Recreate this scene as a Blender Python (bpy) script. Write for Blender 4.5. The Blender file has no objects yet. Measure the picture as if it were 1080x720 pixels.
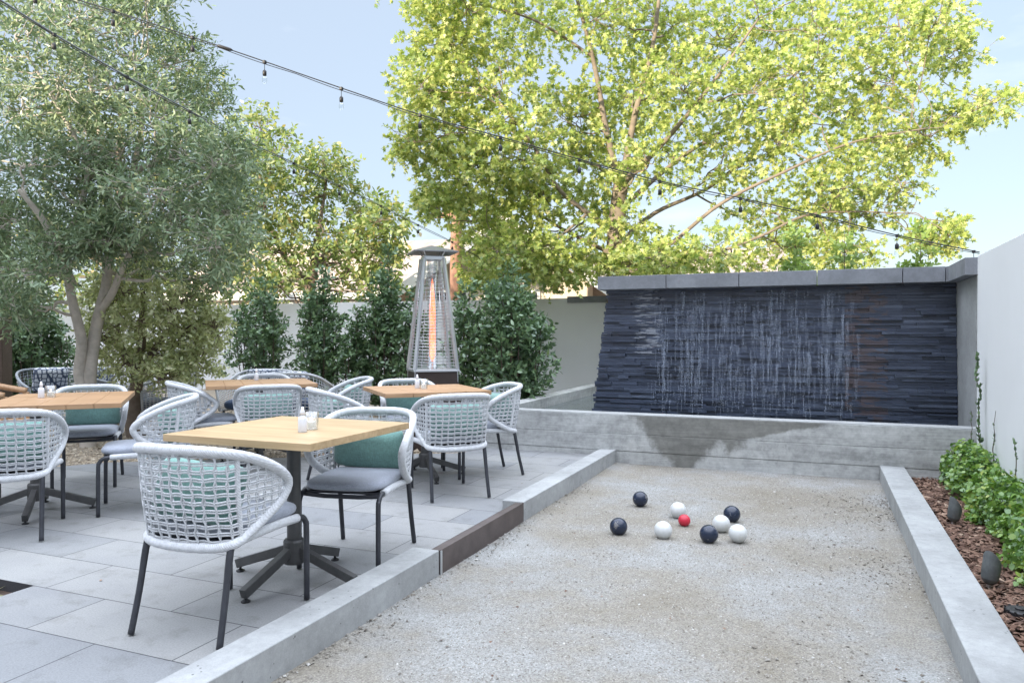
import bpy, math, random
import numpy as np
from mathutils import Vector, Matrix
random.seed(7)
rng = np.random.default_rng(7)
R_ = math.radians
PI = math.pi
scene = bpy.context.scene
col = scene.collection

# ------------------------------------------------------------------ survey helper (pixel + distance -> world point)
FPX, YAW, PITCH, EYE = 787.0, R_(22.354), R_(.583), 1.23
_F = np.array([-math.sin(YAW)*math.cos(PITCH), math.cos(YAW)*math.cos(PITCH), -math.sin(PITCH)])
_R = np.array([math.cos(YAW), math.sin(YAW), 0.0])
_U = np.cross(_R, _F)
def at(u, v, d):
    return np.array([0, 0, EYE]) + d*(_F + (u-540)/FPX*_R - (v-360)/FPX*_U)

# ------------------------------------------------------------------ mesh building
class MB:
    def __init__(s): s.v = []; s.f = []; s.m = []
    def add(s, vs, fs):
        o = len(s.v); s.v.extend([tuple(map(float, p)) for p in vs]); s.f.extend([tuple(o+i for i in f) for f in fs]); return s
    def box(s, x0, x1, y0, y1, z0, z1):
        return s.add([(x0,y0,z0),(x1,y0,z0),(x1,y1,z0),(x0,y1,z0),(x0,y0,z1),(x1,y0,z1),(x1,y1,z1),(x0,y1,z1)],
              [(0,3,2,1),(4,5,6,7),(0,1,5,4),(1,2,6,5),(2,3,7,6),(3,0,4,7)])
    def hexa(s, lo, hi):      # two quads of four points
        return s.add(list(lo)+list(hi), [(0,3,2,1),(4,5,6,7),(0,1,5,4),(1,2,6,5),(2,3,7,6),(3,0,4,7)])
    def bar(s, a, b, w, h, up=(0,0,1)):
        a = Vector(a); b = Vector(b); d = (b-a).normalized(); sd = d.cross(Vector(up)).normalized(); u = sd.cross(d).normalized()
        c = [(-1,-1),(1,-1),(1,1),(-1,1)]
        return s.hexa([a+sd*w/2*i+u*h/2*j for i,j in c], [b+sd*w/2*i+u*h/2*j for i,j in c])
    def tube(s, pts, r, n=8, closed=False, cap=True):
        P = np.array(pts, float); m = len(P)
        rr = np.full(m, r) if np.isscalar(r) else np.array(r, float)
        if closed: T = np.roll(P,-1,0)-np.roll(P,1,0)
        else: T = np.gradient(P, axis=0)
        T /= np.linalg.norm(T, axis=1)[:,None]+1e-12
        N = np.zeros_like(P); a = np.array([0,0,1.0]) if abs(T[0][2])<.9 else np.array([1.0,0,0])
        v = np.cross(T[0], a); v /= np.linalg.norm(v)
        for i in range(m):
            v = v-T[i]*(v@T[i]); v /= np.linalg.norm(v)+1e-12; N[i] = v
        B = np.cross(T, N)
        if closed and m > 3:     # undo the twist that builds up round a loop
            v0 = N[-1]-T[0]*(N[-1]@T[0]); v0/=np.linalg.norm(v0)
            ang = math.atan2(v0@B[0], v0@N[0])
            for i in range(m):
                q = -ang*i/m; c, sn = math.cos(q), math.sin(q); n2 = N[i]*c+B[i]*sn; B[i] = B[i]*c-N[i]*sn; N[i] = n2
        an = np.arange(n)*2*PI/n
        V = P[:,None,:]+rr[:,None,None]*(np.cos(an)[None,:,None]*N[:,None,:]+np.sin(an)[None,:,None]*B[:,None,:])
        o = len(s.v); s.v.extend(map(tuple, V.reshape(-1,3).tolist()))
        k = m if closed else m-1
        for i in range(k):
            j = (i+1)%m
            for q in range(n):
                q2 = (q+1)%n
                s.f.append((o+i*n+q, o+i*n+q2, o+j*n+q2, o+j*n+q))
        if cap and not closed:
            s.f.append(tuple(o+q for q in range(n))[::-1]); s.f.append(tuple(o+(m-1)*n+q for q in range(n)))
        return s
    def lathe(s, prof, n=20, c=(0,0,0)):
        o = len(s.v)
        for r, z in prof:
            for q in range(n):
                a = 2*PI*q/n; s.v.append((c[0]+r*math.cos(a), c[1]+r*math.sin(a), c[2]+z))
        for i in range(len(prof)-1):
            for q in range(n):
                q2 = (q+1)%n; s.f.append((o+i*n+q, o+i*n+q2, o+(i+1)*n+q2, o+(i+1)*n+q))
        s.f.append(tuple(o+q for q in range(n))[::-1]); s.f.append(tuple(o+(len(prof)-1)*n+q for q in range(n)))
        return s
    def xf(s, M):
        s.v = [tuple(M @ Vector(p)) for p in s.v]; return s
    def build(s, name, mat, parent=None, smooth=False, bevel=0, seg=2, loc=None):
        me = bpy.data.meshes.new(name); me.from_pydata(s.v, [], s.f); me.update()
        if smooth: me.polygons.foreach_set('use_smooth', [True]*len(me.polygons))
        me.materials.append(mat)
        o = bpy.data.objects.new(name, me); col.objects.link(o)
        if parent: o.parent = parent
        if loc is not None: o.location = loc
        if bevel:
            b = o.modifiers.new('b','BEVEL'); b.width = bevel; b.segments = seg; b.limit_method = 'ANGLE'; b.angle_limit = R_(40)
            me.polygons.foreach_set('use_smooth', [True]*len(me.polygons)); 
            o.modifiers.new('w','WEIGHTED_NORMAL').keep_sharp = True
        return o

def np_mesh(name, V, K, mat, parent=None, tone=None, smooth=False):
    """V: (N,K,3) polygons of K corners each"""
    n = V.shape[0]; me = bpy.data.meshes.new(name)
    me.vertices.add(n*K); me.vertices.foreach_set('co', V.astype(np.float32).ravel())
    me.loops.add(n*K); me.loops.foreach_set('vertex_index', np.arange(n*K, dtype=np.int32))
    me.polygons.add(n); me.polygons.foreach_set('loop_start', np.arange(n, dtype=np.int32)*K)
    me.update(calc_edges=True)
    if tone is not None:
        a = me.attributes.new('tone','FLOAT','FACE'); a.data.foreach_set('value', tone.astype(np.float32))
    me.materials.append(mat)
    o = bpy.data.objects.new(name, me); col.objects.link(o)
    if parent: o.parent = parent
    return o

def tag(o, label=None, cat=None, group=None, kind=None):
    if label: o['label'] = label
    if cat: o['category'] = cat
    if group: o['group'] = group
    if kind: o['kind'] = kind
    return o
def empty(name, loc=(0,0,0), rz=0, label=None, cat=None, group=None):
    o = bpy.data.objects.new(name, None); col.objects.link(o); o.empty_display_size = .1
    o.location = loc; o.rotation_euler = (0,0,rz); return tag(o, label, cat, group)
def copy_tree(o, parent=None):
    c = o.copy(); col.objects.link(c)
    if parent: c.parent = parent
    for ch in list(o.children): copy_tree(ch, c)
    return c
def catmull(pts, n=8, closed=False):
    P = [np.array(p, float) for p in pts]; m = len(P); out = []
    for i in range(m if closed else m-1):
        if closed: p0,p1,p2,p3 = P[i-1],P[i],P[(i+1)%m],P[(i+2)%m]
        else: p0,p1,p2,p3 = P[max(i-1,0)],P[i],P[i+1],P[min(i+2,m-1)]
        for k in range(n):
            t = k/n; out.append(.5*((2*p1)+(-p0+p2)*t+(2*p0-5*p1+4*p2-p3)*t*t+(-p0+3*p1-3*p2+p3)*t**3))
    if not closed: out.append(P[-1])
    return np.array(out)
def resample(P, n):
    P = np.array(P); L = np.r_[0, np.cumsum(np.linalg.norm(np.diff(P, axis=0), axis=1))]
    s = np.linspace(0, L[-1], n); return np.array([[np.interp(x, L, P[:,k]) for k in range(3)] for x in s])

# ------------------------------------------------------------------ materials
def newmat(name):
    m = bpy.data.materials.new(name); m.use_nodes = True; nt = m.node_tree; b = nt.nodes['Principled BSDF']; return m, nt, b
def N(nt, t, **k):
    n = nt.nodes.new(t)
    for a, v in k.items():
        if a in n.inputs: n.inputs[a].default_value = v
        else: setattr(n, a, v)
    return n
def ramp(nt, fac, stops):
    r = nt.nodes.new('ShaderNodeValToRGB'); e = r.color_ramp.elements
    while len(e) < len(stops): e.new(.5)
    for i, (p, c) in enumerate(stops):
        e[i].position = p; e[i].color = (*c, 1) if len(c) == 3 else c
    nt.links.new(fac, r.inputs[0]); return r.outputs[0]
def mix(nt, a, b, fac, mode='MIX'):
    n = nt.nodes.new('ShaderNodeMix'); n.data_type = 'RGBA'; n.blend_type = mode
    for s, v in ((n.inputs[0], fac), (n.inputs[6], a), (n.inputs[7], b)):
        if hasattr(v, 'links') or isinstance(v, bpy.types.NodeSocket): nt.links.new(v, s)
        elif isinstance(v, (int, float)): s.default_value = v
        else: s.default_value = (*v, 1)
    return n.outputs[2]
def math_(nt, op, a, b=0.0, c=None):
    n = nt.nodes.new('ShaderNodeMath'); n.operation = op
    for i, v in enumerate((a, b, c)):
        if v is None: continue
        if isinstance(v, bpy.types.NodeSocket): nt.links.new(v, n.inputs[i])
        else: n.inputs[i].default_value = v
    return n.outputs[0]
def coords(nt, scale=(1,1,1), obj=True, rot=(0,0,0)):
    t = nt.nodes.new('ShaderNodeTexCoord'); m = nt.nodes.new('ShaderNodeMapping'); m.inputs['Scale'].default_value = scale; m.inputs['Rotation'].default_value = rot
    nt.links.new(t.outputs['Object'], m.inputs[0]); return m.outputs[0]
def noise(nt, vec, scale, detail=4, rough=.6, out=0):
    n = N(nt, 'ShaderNodeTexNoise', Scale=scale, Detail=detail, Roughness=rough); nt.links.new(vec, n.inputs['Vector']); return n.outputs[out]
def vor(nt, vec, scale, feature='F1', out='Distance'):
    n = nt.nodes.new('ShaderNodeTexVoronoi'); n.feature = feature; n.inputs['Scale'].default_value = scale; nt.links.new(vec, n.inputs['Vector']); return n.outputs[out]
def bump(nt, b, h, strength=.3, dist=.01):
    n = N(nt, 'ShaderNodeBump', Strength=strength, Distance=dist); nt.links.new(h, n.inputs['Height']); nt.links.new(n.outputs[0], b.inputs['Normal']); return n
def setc(nt, b, c): nt.links.new(c, b.inputs['Base Color'])

def m_plain(name, c, rough=.5, metal=0, var=.12, scale=12, bmp=0):
    m, nt, b = newmat(name); v = coords(nt); n = noise(nt, v, scale)
    setc(nt, b, ramp(nt, n, [(.3, tuple(x*(1-var) for x in c)), (.7, tuple(min(1, x*(1+var)) for x in c))]))
    b.inputs['Roughness'].default_value = rough; b.inputs['Metallic'].default_value = metal
    if bmp: bump(nt, b, noise(nt, v, scale*6), bmp, .003)
    return m
def m_concrete(name, c=(.36,.36,.35), pores=True, scale=1.0, streak=0):
    m, nt, b = newmat(name); v = coords(nt)
    n1 = noise(nt, v, 2.2*scale, 6, .65); n2 = noise(nt, v, 22*scale, 5, .7); n3 = noise(nt, v, 180, 2, .5)
    base = ramp(nt, n1, [(.28, tuple(x*.74 for x in c)), (.5, c), (.72, tuple(x*1.2 for x in c))])
    base = mix(nt, base, ramp(nt, n2, [(.3, (.72,.72,.72)), (.65, (1.08,1.08,1.08))]), .55, 'MULTIPLY')
    base = mix(nt, base, ramp(nt, n3, [(.3, (.85,.85,.85)), (.7, (1.08,1.08,1.08))]), .5, 'MULTIPLY')
    h = n2
    if pores:
        p = vor(nt, v, 28); pm = noise(nt, v, 5, 2); 
        hole = math_(nt, 'MULTIPLY', math_(nt, 'LESS_THAN', p, .13), math_(nt, 'GREATER_THAN', pm, .55))
        base = mix(nt, base, (.09,.09,.09), math_(nt, 'MULTIPLY', hole, .8)); h = math_(nt, 'SUBTRACT', n2, hole)
    setc(nt, b, base); b.inputs['Roughness'].default_value = .82; bump(nt, b, h, .25, .004); return m

M = {}
M['rope'] = None
def m_rope(name, c, wrap=0, sc=1):
    m, nt, b = newmat(name); v = coords(nt); n = noise(nt, v, 60)
    setc(nt, b, ramp(nt, n, [(.3, tuple(x*.86 for x in c)), (.7, tuple(x*1.1 for x in c))])); b.inputs['Roughness'].default_value = .75
    b.inputs['Sheen Weight'].default_value = .15
    vv = coords(nt, (1,1,1), rot=(.7,.5,.3)); w = N(nt, 'ShaderNodeTexWave', Scale=45.0, Distortion=1.5, Detail=1.0); nt.links.new(vv, w.inputs['Vector'])
    bump(nt, b, w.outputs['Fac'], .35 if wrap else .2, .003); return m
M['rope'] = m_rope('pale rope', (.52,.53,.545)); M['wrap'] = m_rope('wrapped rope', (.56,.57,.585), 1)
M['darkrope'] = m_rope('grey rope', (.24,.26,.28))
M['leg'] = m_plain('charcoal powder coat', (.045,.047,.055), .42, .3, .15, 30)
M['tblmetal'] = m_plain('table steel', (.085,.085,.085), .45, .4, .15, 20)
def m_fabric(name, c, var=.12, sc=260):
    m, nt, b = newmat(name); v = coords(nt)
    n = noise(nt, v, 5, 3); wv = noise(nt, coords(nt, (1,.25,1)), sc, 2); wx = noise(nt, coords(nt, (.25,1,1)), sc, 2)
    base = ramp(nt, n, [(.3, tuple(x*(1-var) for x in c)), (.7, tuple(x*(1+var) for x in c))])
    w = math_(nt, 'MULTIPLY', wv, wx)
    base = mix(nt, base, ramp(nt, w, [(.12, (.7,.7,.7)), (.4, (1.2,1.2,1.2))]), .7, 'MULTIPLY')
    setc(nt, b, base); b.inputs['Roughness'].default_value = .9; b.inputs['Sheen Weight'].default_value = .25; bump(nt, b, w, .25, .002); return m
M['cushion'] = m_fabric('grey seat fabric', (.32,.345,.40)); M['teal'] = m_fabric('teal linen', (.15,.285,.25), .18, 180)
M['navy'] = m_fabric('navy fabric', (.03,.06,.12)); 
def m_pattern():
    m, nt, b = newmat('hexagon print'); v = coords(nt, (1,1,1)); d = vor(nt, v, 17, 'DISTANCE_TO_EDGE'); nt.nodes['Voronoi Texture'].inputs['Randomness'].default_value = .25
    setc(nt, b, ramp(nt, d, [(.08, (.06,.08,.13)), (.14, (.62,.64,.68))])); b.inputs['Roughness'].default_value = .9; return m
M['print'] = m_pattern()
def m_wood(name, c1, c2, rot=0, rough=.5):
    m, nt, b = newmat(name); v = coords(nt, (1.2,26,26), rot=(0,0,rot)); n = noise(nt, v, 1.6, 6, .65); n2 = noise(nt, coords(nt, (1,7,7), rot=(0,0,rot)), 1.1, 3)
    n3 = noise(nt, coords(nt), 3.0, 3)
    base = ramp(nt, n, [(.3, c1), (.62, c2)]); base = mix(nt, base, ramp(nt, n2, [(.3, (.8,.78,.74)), (.7, (1.08,1.08,1.08))]), .8, 'MULTIPLY')
    base = mix(nt, base, ramp(nt, n3, [(.35, (.88,.88,.88)), (.65, (1.05,1.05,1.05))]), .7, 'MULTIPLY')
    setc(nt, b, base); b.inputs['Roughness'].default_value = rough; bump(nt, b, n, .08, .002); return m
M['oak'] = m_wood('pale oak', (.42,.285,.15), (.54,.39,.225), PI/2, .42)
M['teak'] = m_wood('teak', (.33,.19,.10), (.47,.29,.16), 0, .5)
M['postwood'] = m_wood('brown post', (.075,.05,.035), (.11,.075,.055), 0, .7)
M['conc'] = m_concrete('smooth concrete', (.32,.328,.325), True)
M['cap'] = m_concrete('grey cap', (.22,.23,.25), False, 1.2)
def m_stucco(name, c):
    m, nt, b = newmat(name); v = coords(nt); n = noise(nt, v, .7, 4); n2 = noise(nt, v, 140, 4, .7)
    base = ramp(nt, n, [(.3, tuple(x*.92 for x in c)), (.7, c)]); 
    # faint weathering runs below the cap
    st = noise(nt, coords(nt, (1.2,1.2,.3)), 1.5, 4); base = mix(nt, base, ramp(nt, st, [(.35, (.95,.95,.95)), (.6, (1,1,1))]), .4, 'MULTIPLY')
    setc(nt, b, base); b.inputs['Roughness'].default_value = .9; bump(nt, b, n2, .25, .004); return m
M['white'] = m_stucco('white stucco', (.75,.76,.765)); 
M['cream'] = m_stucco('cream stucco', (.62,.54,.44)); M['dkwall'] = m_stucco('shade building stucco', (.55,.52,.48))
def m_basin():
    m, nt, b = newmat('board formed concrete'); v = coords(nt); c = (.40,.405,.395)
    n1 = noise(nt, coords(nt, (.8,.8,3)), 2.0, 6, .65); n2 = noise(nt, v, 16, 6, .7); gr = noise(nt, coords(nt, (.5,.5,14)), 6, 4)
    base = ramp(nt, n1, [(.28, tuple(x*.66 for x in c)), (.5, c), (.7, tuple(x*1.25 for x in c))])
    base = mix(nt, base, ramp(nt, n2, [(.3, (.60,.60,.60)), (.62, (1.12,1.12,1.12))]), .7, 'MULTIPLY')
    base = mix(nt, base, ramp(nt, gr, [(.3, (.75,.75,.75)), (.65, (1.06,1.06,1.06))]), .6, 'MULTIPLY')
    # the wet patch where water has run over the rim: a V with ragged edges, x -2.1..-.1 in the wall's own frame
    sp = N(nt, 'ShaderNodeSeparateXYZ'); t = nt.nodes.new('ShaderNodeTexCoord'); nt.links.new(t.outputs['Object'], sp.inputs[0])
    x, y, z = sp.outputs; x = math_(nt, 'SUBTRACT', x, 1.1); z = math_(nt, 'SUBTRACT', z, .1)
    wob = math_(nt, 'MULTIPLY', math_(nt, 'SUBTRACT', noise(nt, v, 5, 5, .7), .5), .42)
    def inside(cx, halftop, halfbot, ztop=.42, zbot=-.08):
        k = math_(nt, 'MULTIPLY', math_(nt, 'SUBTRACT', z, zbot), (halftop-halfbot)/(ztop-zbot))
        half = math_(nt, 'ADD', k, halfbot); dx = math_(nt, 'ABSOLUTE', math_(nt, 'ADD', math_(nt, 'SUBTRACT', x, cx), wob))
        k = math_(nt, 'ADD', math_(nt, 'MULTIPLY', math_(nt, 'SUBTRACT', half, dx), 11.0), .35); k.node.use_clamp = True
        return k
    w1 = inside(-1.22, .50, .12); w2 = inside(-.78, .30, -.10)
    band = inside(-.82, .95, -1.1)
    wet = math_(nt, 'MAXIMUM', math_(nt, 'MAXIMUM', w1, w2), band)
    base = mix(nt, base, mix(nt, base, (.42,.41,.38), 1.0, 'MULTIPLY'), math_(nt, 'MULTIPLY', wet, .9))
    # pale lime around it
    lime = math_(nt, 'MULTIPLY', math_(nt, 'GREATER_THAN', noise(nt, coords(nt, (1,1,.5)), 4, 5, .7), .57), math_(nt, 'LESS_THAN', math_(nt, 'ABSOLUTE', math_(nt, 'SUBTRACT', x, -.95)), 1.15))
    base = mix(nt, base, (.52,.52,.50), math_(nt, 'MULTIPLY', math_(nt, 'MULTIPLY', lime, math_(nt, 'SUBTRACT', 1.0, wet)), .25))
    setc(nt, b, base); r = math_(nt, 'SUBTRACT', .85, math_(nt, 'MULTIPLY', wet, .35)); nt.links.new(r, b.inputs['Roughness'])
    bump(nt, b, math_(nt, 'ADD', n2, gr), .35, .005); return m
M['basin'] = m_basin()
def m_slate():
    m, nt, b = newmat('wet blue black slate'); v = coords(nt)
    a = N(nt, 'ShaderNodeAttribute'); a.attribute_name = 'tone'
    base = ramp(nt, a.outputs['Fac'], [(0, (.020,.027,.045)), (.5, (.047,.060,.094)), (1, (.11,.133,.18))])
    n = noise(nt, coords(nt, (.8,1,6)), 9, 6, .7); base = mix(nt, base, ramp(nt, n, [(.3, (.55,.55,.55)), (.7, (1.5,1.5,1.5))]), .8, 'MULTIPLY')
    # lime crusts left by the water, and rusty patches
    li = noise(nt, coords(nt, (1.6,1,3)), 3.2, 7, .8); base = mix(nt, base, (.40,.42,.46), math_(nt, 'MULTIPLY', math_(nt, 'GREATER_THAN', li, .70), .5))
    sp = N(nt, 'ShaderNodeSeparateXYZ'); t = nt.nodes.new('ShaderNodeTexCoord'); nt.links.new(t.outputs['Object'], sp.inputs[0]); x, y, z = sp.outputs; x = math_(nt, 'SUBTRACT', x, .6); z = math_(nt, 'SUBTRACT', z, .1)
    ru = math_(nt, 'MULTIPLY', math_(nt, 'LESS_THAN', math_(nt, 'ABSOLUTE', math_(nt, 'SUBTRACT', x, .45)), .20), math_(nt, 'GREATER_THAN', noise(nt, coords(nt, (1,1,3)), 5, 4), .5))
    base = mix(nt, base, (.10,.055,.035), math_(nt, 'MULTIPLY', ru, .45))
    cr = math_(nt, 'MULTIPLY', math_(nt, 'LESS_THAN', math_(nt, 'ABSOLUTE', math_(nt, 'ADD', math_(nt, 'ADD', x, 1.82), math_(nt, 'MULTIPLY', math_(nt, 'SUBTRACT', noise(nt, coords(nt, (1,1,5)), 9, 3), .5), .5))), .12), math_(nt, 'GREATER_THAN', z, .98))
    cr = math_(nt, 'MULTIPLY', cr, math_(nt, 'GREATER_THAN', noise(nt, coords(nt, (2,1,16)), 1.6, 4), .52))
    base = mix(nt, base, (.46,.48,.52), math_(nt, 'MULTIPLY', cr, .42))
    setc(nt, b, base); nt.links.new(ramp(nt, n, [(.3, (.22,.22,.22)), (.7, (.5,.5,.5))]), b.inputs['Roughness']); bump(nt, b, n, .45, .006); return m
M['slate'] = m_slate()
def m_water_run():
    m, nt, b = newmat('running water'); b.inputs['Base Color'].default_value = (.62,.68,.78,1); b.inputs['Roughness'].default_value = .2
    b.inputs['Alpha'].default_value = .20; return m
M['run'] = m_water_run()
def m_veil():
    m, nt, b = newmat('thin water film'); b.inputs['Base Color'].default_value = (.55,.62,.75,1); b.inputs['Roughness'].default_value = .15; b.inputs['Alpha'].default_value = .08; return m
M['veil'] = m_veil()
def m_water():
    m, nt, b = newmat('pool water'); b.inputs['Base Color'].default_value = (.10,.12,.12,1); b.inputs['Roughness'].default_value = .06
    b.inputs['Specular IOR Level'].default_value = .6
    v = coords(nt); bump(nt, b, noise(nt, v, 14, 3), .5, .02); return m
M['water'] = m_water()
def m_pavers():
    m, nt, b = newmat('concrete pavers'); t = nt.nodes.new('ShaderNodeTexCoord'); mp = nt.nodes.new('ShaderNodeMapping'); nt.links.new(t.outputs['Object'], mp.inputs[0])
    mp.inputs['Location'].default_value = (-.18, -.225, 0)
    def brick(c1, c2, mo):
        br = nt.nodes.new('ShaderNodeTexBrick'); nt.links.new(mp.outputs[0], br.inputs[0]); br.offset = .5
        for k, x in (('Scale', 1), ('Mortar Size', .0028), ('Mortar Smooth', .2), ('Bias', 0), ('Brick Width', .81), ('Row Height', .375)): br.inputs[k].default_value = x
        br.inputs['Color1'].default_value = (*c1, 1); br.inputs['Color2'].default_value = (*c2, 1); br.inputs['Mortar'].default_value = (*mo, 1); return br
    br = brick((.195,.203,.212), (.26,.262,.258), (.04,.04,.045)); v = coords(nt)
    sp = noise(nt, v, 130, 4, .75); sp2 = noise(nt, v, 620, 2, .6); st = noise(nt, v, 1.1, 6, .6); st2 = noise(nt, v, 6, 6, .7)
    base = mix(nt, br.outputs['Color'], ramp(nt, sp, [(.3, (.62,.62,.63)), (.5, (1,1,1)), (.72, (1.35,1.35,1.33))]), .6, 'MULTIPLY')
    base = mix(nt, base, ramp(nt, sp2, [(.35, (.8,.8,.8)), (.7, (1.35,1.35,1.35))]), .5, 'MULTIPLY')
    base = mix(nt, base, ramp(nt, st, [(.3, (.80,.80,.82)), (.7, (1.14,1.13,1.10))]), .9, 'MULTIPLY')
    base = mix(nt, base, ramp(nt, st2, [(.34, (.68,.67,.64)), (.48, (1,1,1))]), .6, 'MULTIPLY')
    setc(nt, b, base); b.inputs['Roughness'].default_value = .8
    h = math_(nt, 'SUBTRACT', math_(nt, 'MULTIPLY', sp, .35), br.outputs['Fac']); bump(nt, b, h, .45, .004); return m
M['paver'] = m_pavers()
def m_court():
    m, nt, b = newmat('crushed oyster shell court'); v = coords(nt)
    n = noise(nt, v, .9, 7, .68); g1 = noise(nt, v, 130, 4, .75); g2 = vor(nt, v, 170, 'F1', 'Color'); 
    base = ramp(nt, n, [(.36, (.185,.165,.13)), (.47, (.222,.208,.18)), (.55, (.235,.232,.218)), (.64, (.275,.28,.272))])
    base = mix(nt, base, ramp(nt, g1, [(.32, (.62,.60,.57)), (.5, (1,1,1)), (.68, (1.35,1.35,1.35))]), .65, 'MULTIPLY')
    bw = nt.nodes.new('ShaderNodeRGBToBW'); nt.links.new(g2, bw.inputs[0])
    base = mix(nt, base, ramp(nt, bw.outputs[0], [(.15, (.5,.48,.45)), (.5, (1,1,1)), (.85, (1.5,1.5,1.5))]), .5, 'MULTIPLY')
    setc(nt, b, base); b.inputs['Roughness'].default_value = .95; bump(nt, b, math_(nt, 'ADD', g1, bw.outputs[0]), .6, .006); return m
M['court'] = m_court()
def m_tone(name, stops, rough=.85, spec=None, wear=0):
    m, nt, b = newmat(name); a = N(nt, 'ShaderNodeAttribute'); a.attribute_name = 'tone'
    setc(nt, b, ramp(nt, a.outputs['Fac'], stops)); b.inputs['Roughness'].default_value = rough
    if wear: bump(nt, b, noise(nt, coords(nt), 60), .4, .004)
    return m
M['stones'] = m_tone('shell chips', [(0, (.115,.10,.085)), (.35, (.19,.17,.14)), (.7, (.27,.255,.23)), (1, (.52,.51,.48))])
M['pebble'] = m_tone('tan pea gravel', [(0, (.15,.12,.09)), (.5, (.34,.28,.20)), (1, (.55,.48,.38))], .7)
M['chips'] = m_tone('bark mulch', [(0, (.045,.025,.018)), (.5, (.14,.075,.05)), (.85, (.26,.16,.11)), (1, (.42,.32,.24))])
M['soil'] = m_plain('dark soil', (.055,.035,.025), .95, 0, .4, 14, .6)
M['gravelbase'] = m_plain('gravel bed', (.24,.20,.15), .95, 0, .35, 30, .6)
M['ground'] = m_plain('dry ground', (.20,.17,.13), .95, 0, .25, 1, .3)
def m_leaf(name, stops, transl=.4, gloss=.12, rough=.45):
    m = bpy.data.materials.new(name); m.use_nodes = True; nt = m.node_tree; nt.nodes.clear()
    a = N(nt, 'ShaderNodeAttribute'); a.attribute_name = 'tone'; c = ramp(nt, a.outputs['Fac'], stops)
    d = nt.nodes.new('ShaderNodeBsdfDiffuse'); t = nt.nodes.new('ShaderNodeBsdfTranslucent'); g = nt.nodes.new('ShaderNodeBsdfGlossy'); g.inputs['Roughness'].default_value = rough
    m1 = nt.nodes.new('ShaderNodeMixShader'); m2 = nt.nodes.new('ShaderNodeMixShader'); o = nt.nodes.new('ShaderNodeOutputMaterial')
    nt.links.new(c, d.inputs[0]); cc = mix(nt, c, (1.15,1.15,.8), 1.0, 'MULTIPLY'); nt.links.new(cc, t.inputs[0])
    g.inputs[0].default_value = (.8,.85,.9,1)
    m1.inputs[0].default_value = transl; nt.links.new(d.outputs[0], m1.inputs[1]); nt.links.new(t.outputs[0], m1.inputs[2])
    m2.inputs[0].default_value = gloss; nt.links.new(m1.outputs[0], m2.inputs[1]); nt.links.new(g.outputs[0], m2.inputs[2]); nt.links.new(m2.outputs[0], o.inputs[0]); return m
M['maple'] = m_leaf('maple leaves', [(0, (.10,.18,.04)), (.4, (.36,.45,.12)), (.8, (.57,.59,.21)), (1, (.66,.60,.30))], .45, .06)
M['olive'] = m_leaf('olive leaves', [(0, (.095,.15,.075)), (.5, (.19,.26,.14)), (.85, (.31,.37,.21)), (1, (.45,.42,.20))], .22, .05)
M['vari'] = m_leaf('variegated leaves', [(0, (.22,.27,.11)), (.5, (.50,.54,.27)), (1, (.80,.80,.58))], .35, .06)
M['laurel'] = m_leaf('laurel leaves', [(0, (.055,.10,.045)), (.5, (.12,.20,.09)), (.9, (.20,.30,.13)), (1, (.32,.40,.18))], .15, .08, .4)
M['far'] = m_leaf('street tree leaves', [(0, (.09,.15,.04)), (.5, (.21,.28,.08)), (.85, (.37,.36,.12)), (1, (.42,.27,.11))], .4, .06)
M['hedge'] = m_leaf('hedge leaves', [(0, (.06,.14,.03)), (.5, (.17,.31,.06)), (.85, (.33,.46,.09)), (1, (.50,.52,.16))], .3, .08)
M['straw'] = m_leaf('dry grass', [(0, (.20,.24,.10)), (1, (.55,.52,.36))], .2, .02)
M['sprout'] = m_leaf('pale shoots', [(0, (.14,.24,.06)), (1, (.36,.46,.14))], .4, .05)
M['bark_pale'] = m_plain('smooth pale bark', (.47,.42,.36), .85, 0, .2, 9, .5)
M['bark_mid'] = m_plain('grey tan bark', (.19,.155,.12), .9, 0, .3, 9, .6)
M['bark_brown'] = m_plain('brown bark', (.17,.13,.10), .9, 0, .3, 9, .6)
M['bark_dark'] = m_plain('dark twiggy bark', (.10,.075,.055), .9, 0, .3, 9, .6)
M['steel'] = m_plain('stainless steel', (.62,.63,.65), .32, .85, .05, 8)
M['hood'] = m_plain('heater hood', (.25,.25,.27), .35, .8, .1, 8)
M['heaterbox'] = m_plain('dark brown steel', (.05,.035,.03), .4, .4, .1, 8)
M['rustplate'] = m_plain('brown steel plate', (.105,.085,.08), .55, .35, .25, 7, .2)
M['black'] = m_plain('black rubber', (.015,.015,.017), .5, 0, .2, 20)
M['lampmetal'] = m_plain('bronze green lamp', (.13,.14,.14), .5, .4, .25, 25)
M['whiteplastic'] = m_plain('white plastic', (.72,.73,.76), .35, 0, .03, 8)
M['wax'] = m_plain('candle wax', (.8,.78,.72), .5, 0, .03, 8)
M['roof'] = m_plain('tan shingles', (.42,.32,.25), .9, 0, .18, 6, .6)
M['trim'] = m_plain('white trim', (.75,.74,.72), .6, 0, .05, 4)
M['pane'] = m_plain('window pane', (.06,.07,.08), .08, 0, .1, 2)
M['polewood'] = m_plain('red brown pole', (.27,.15,.11), .85, 0, .25, 6, .5)
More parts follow.
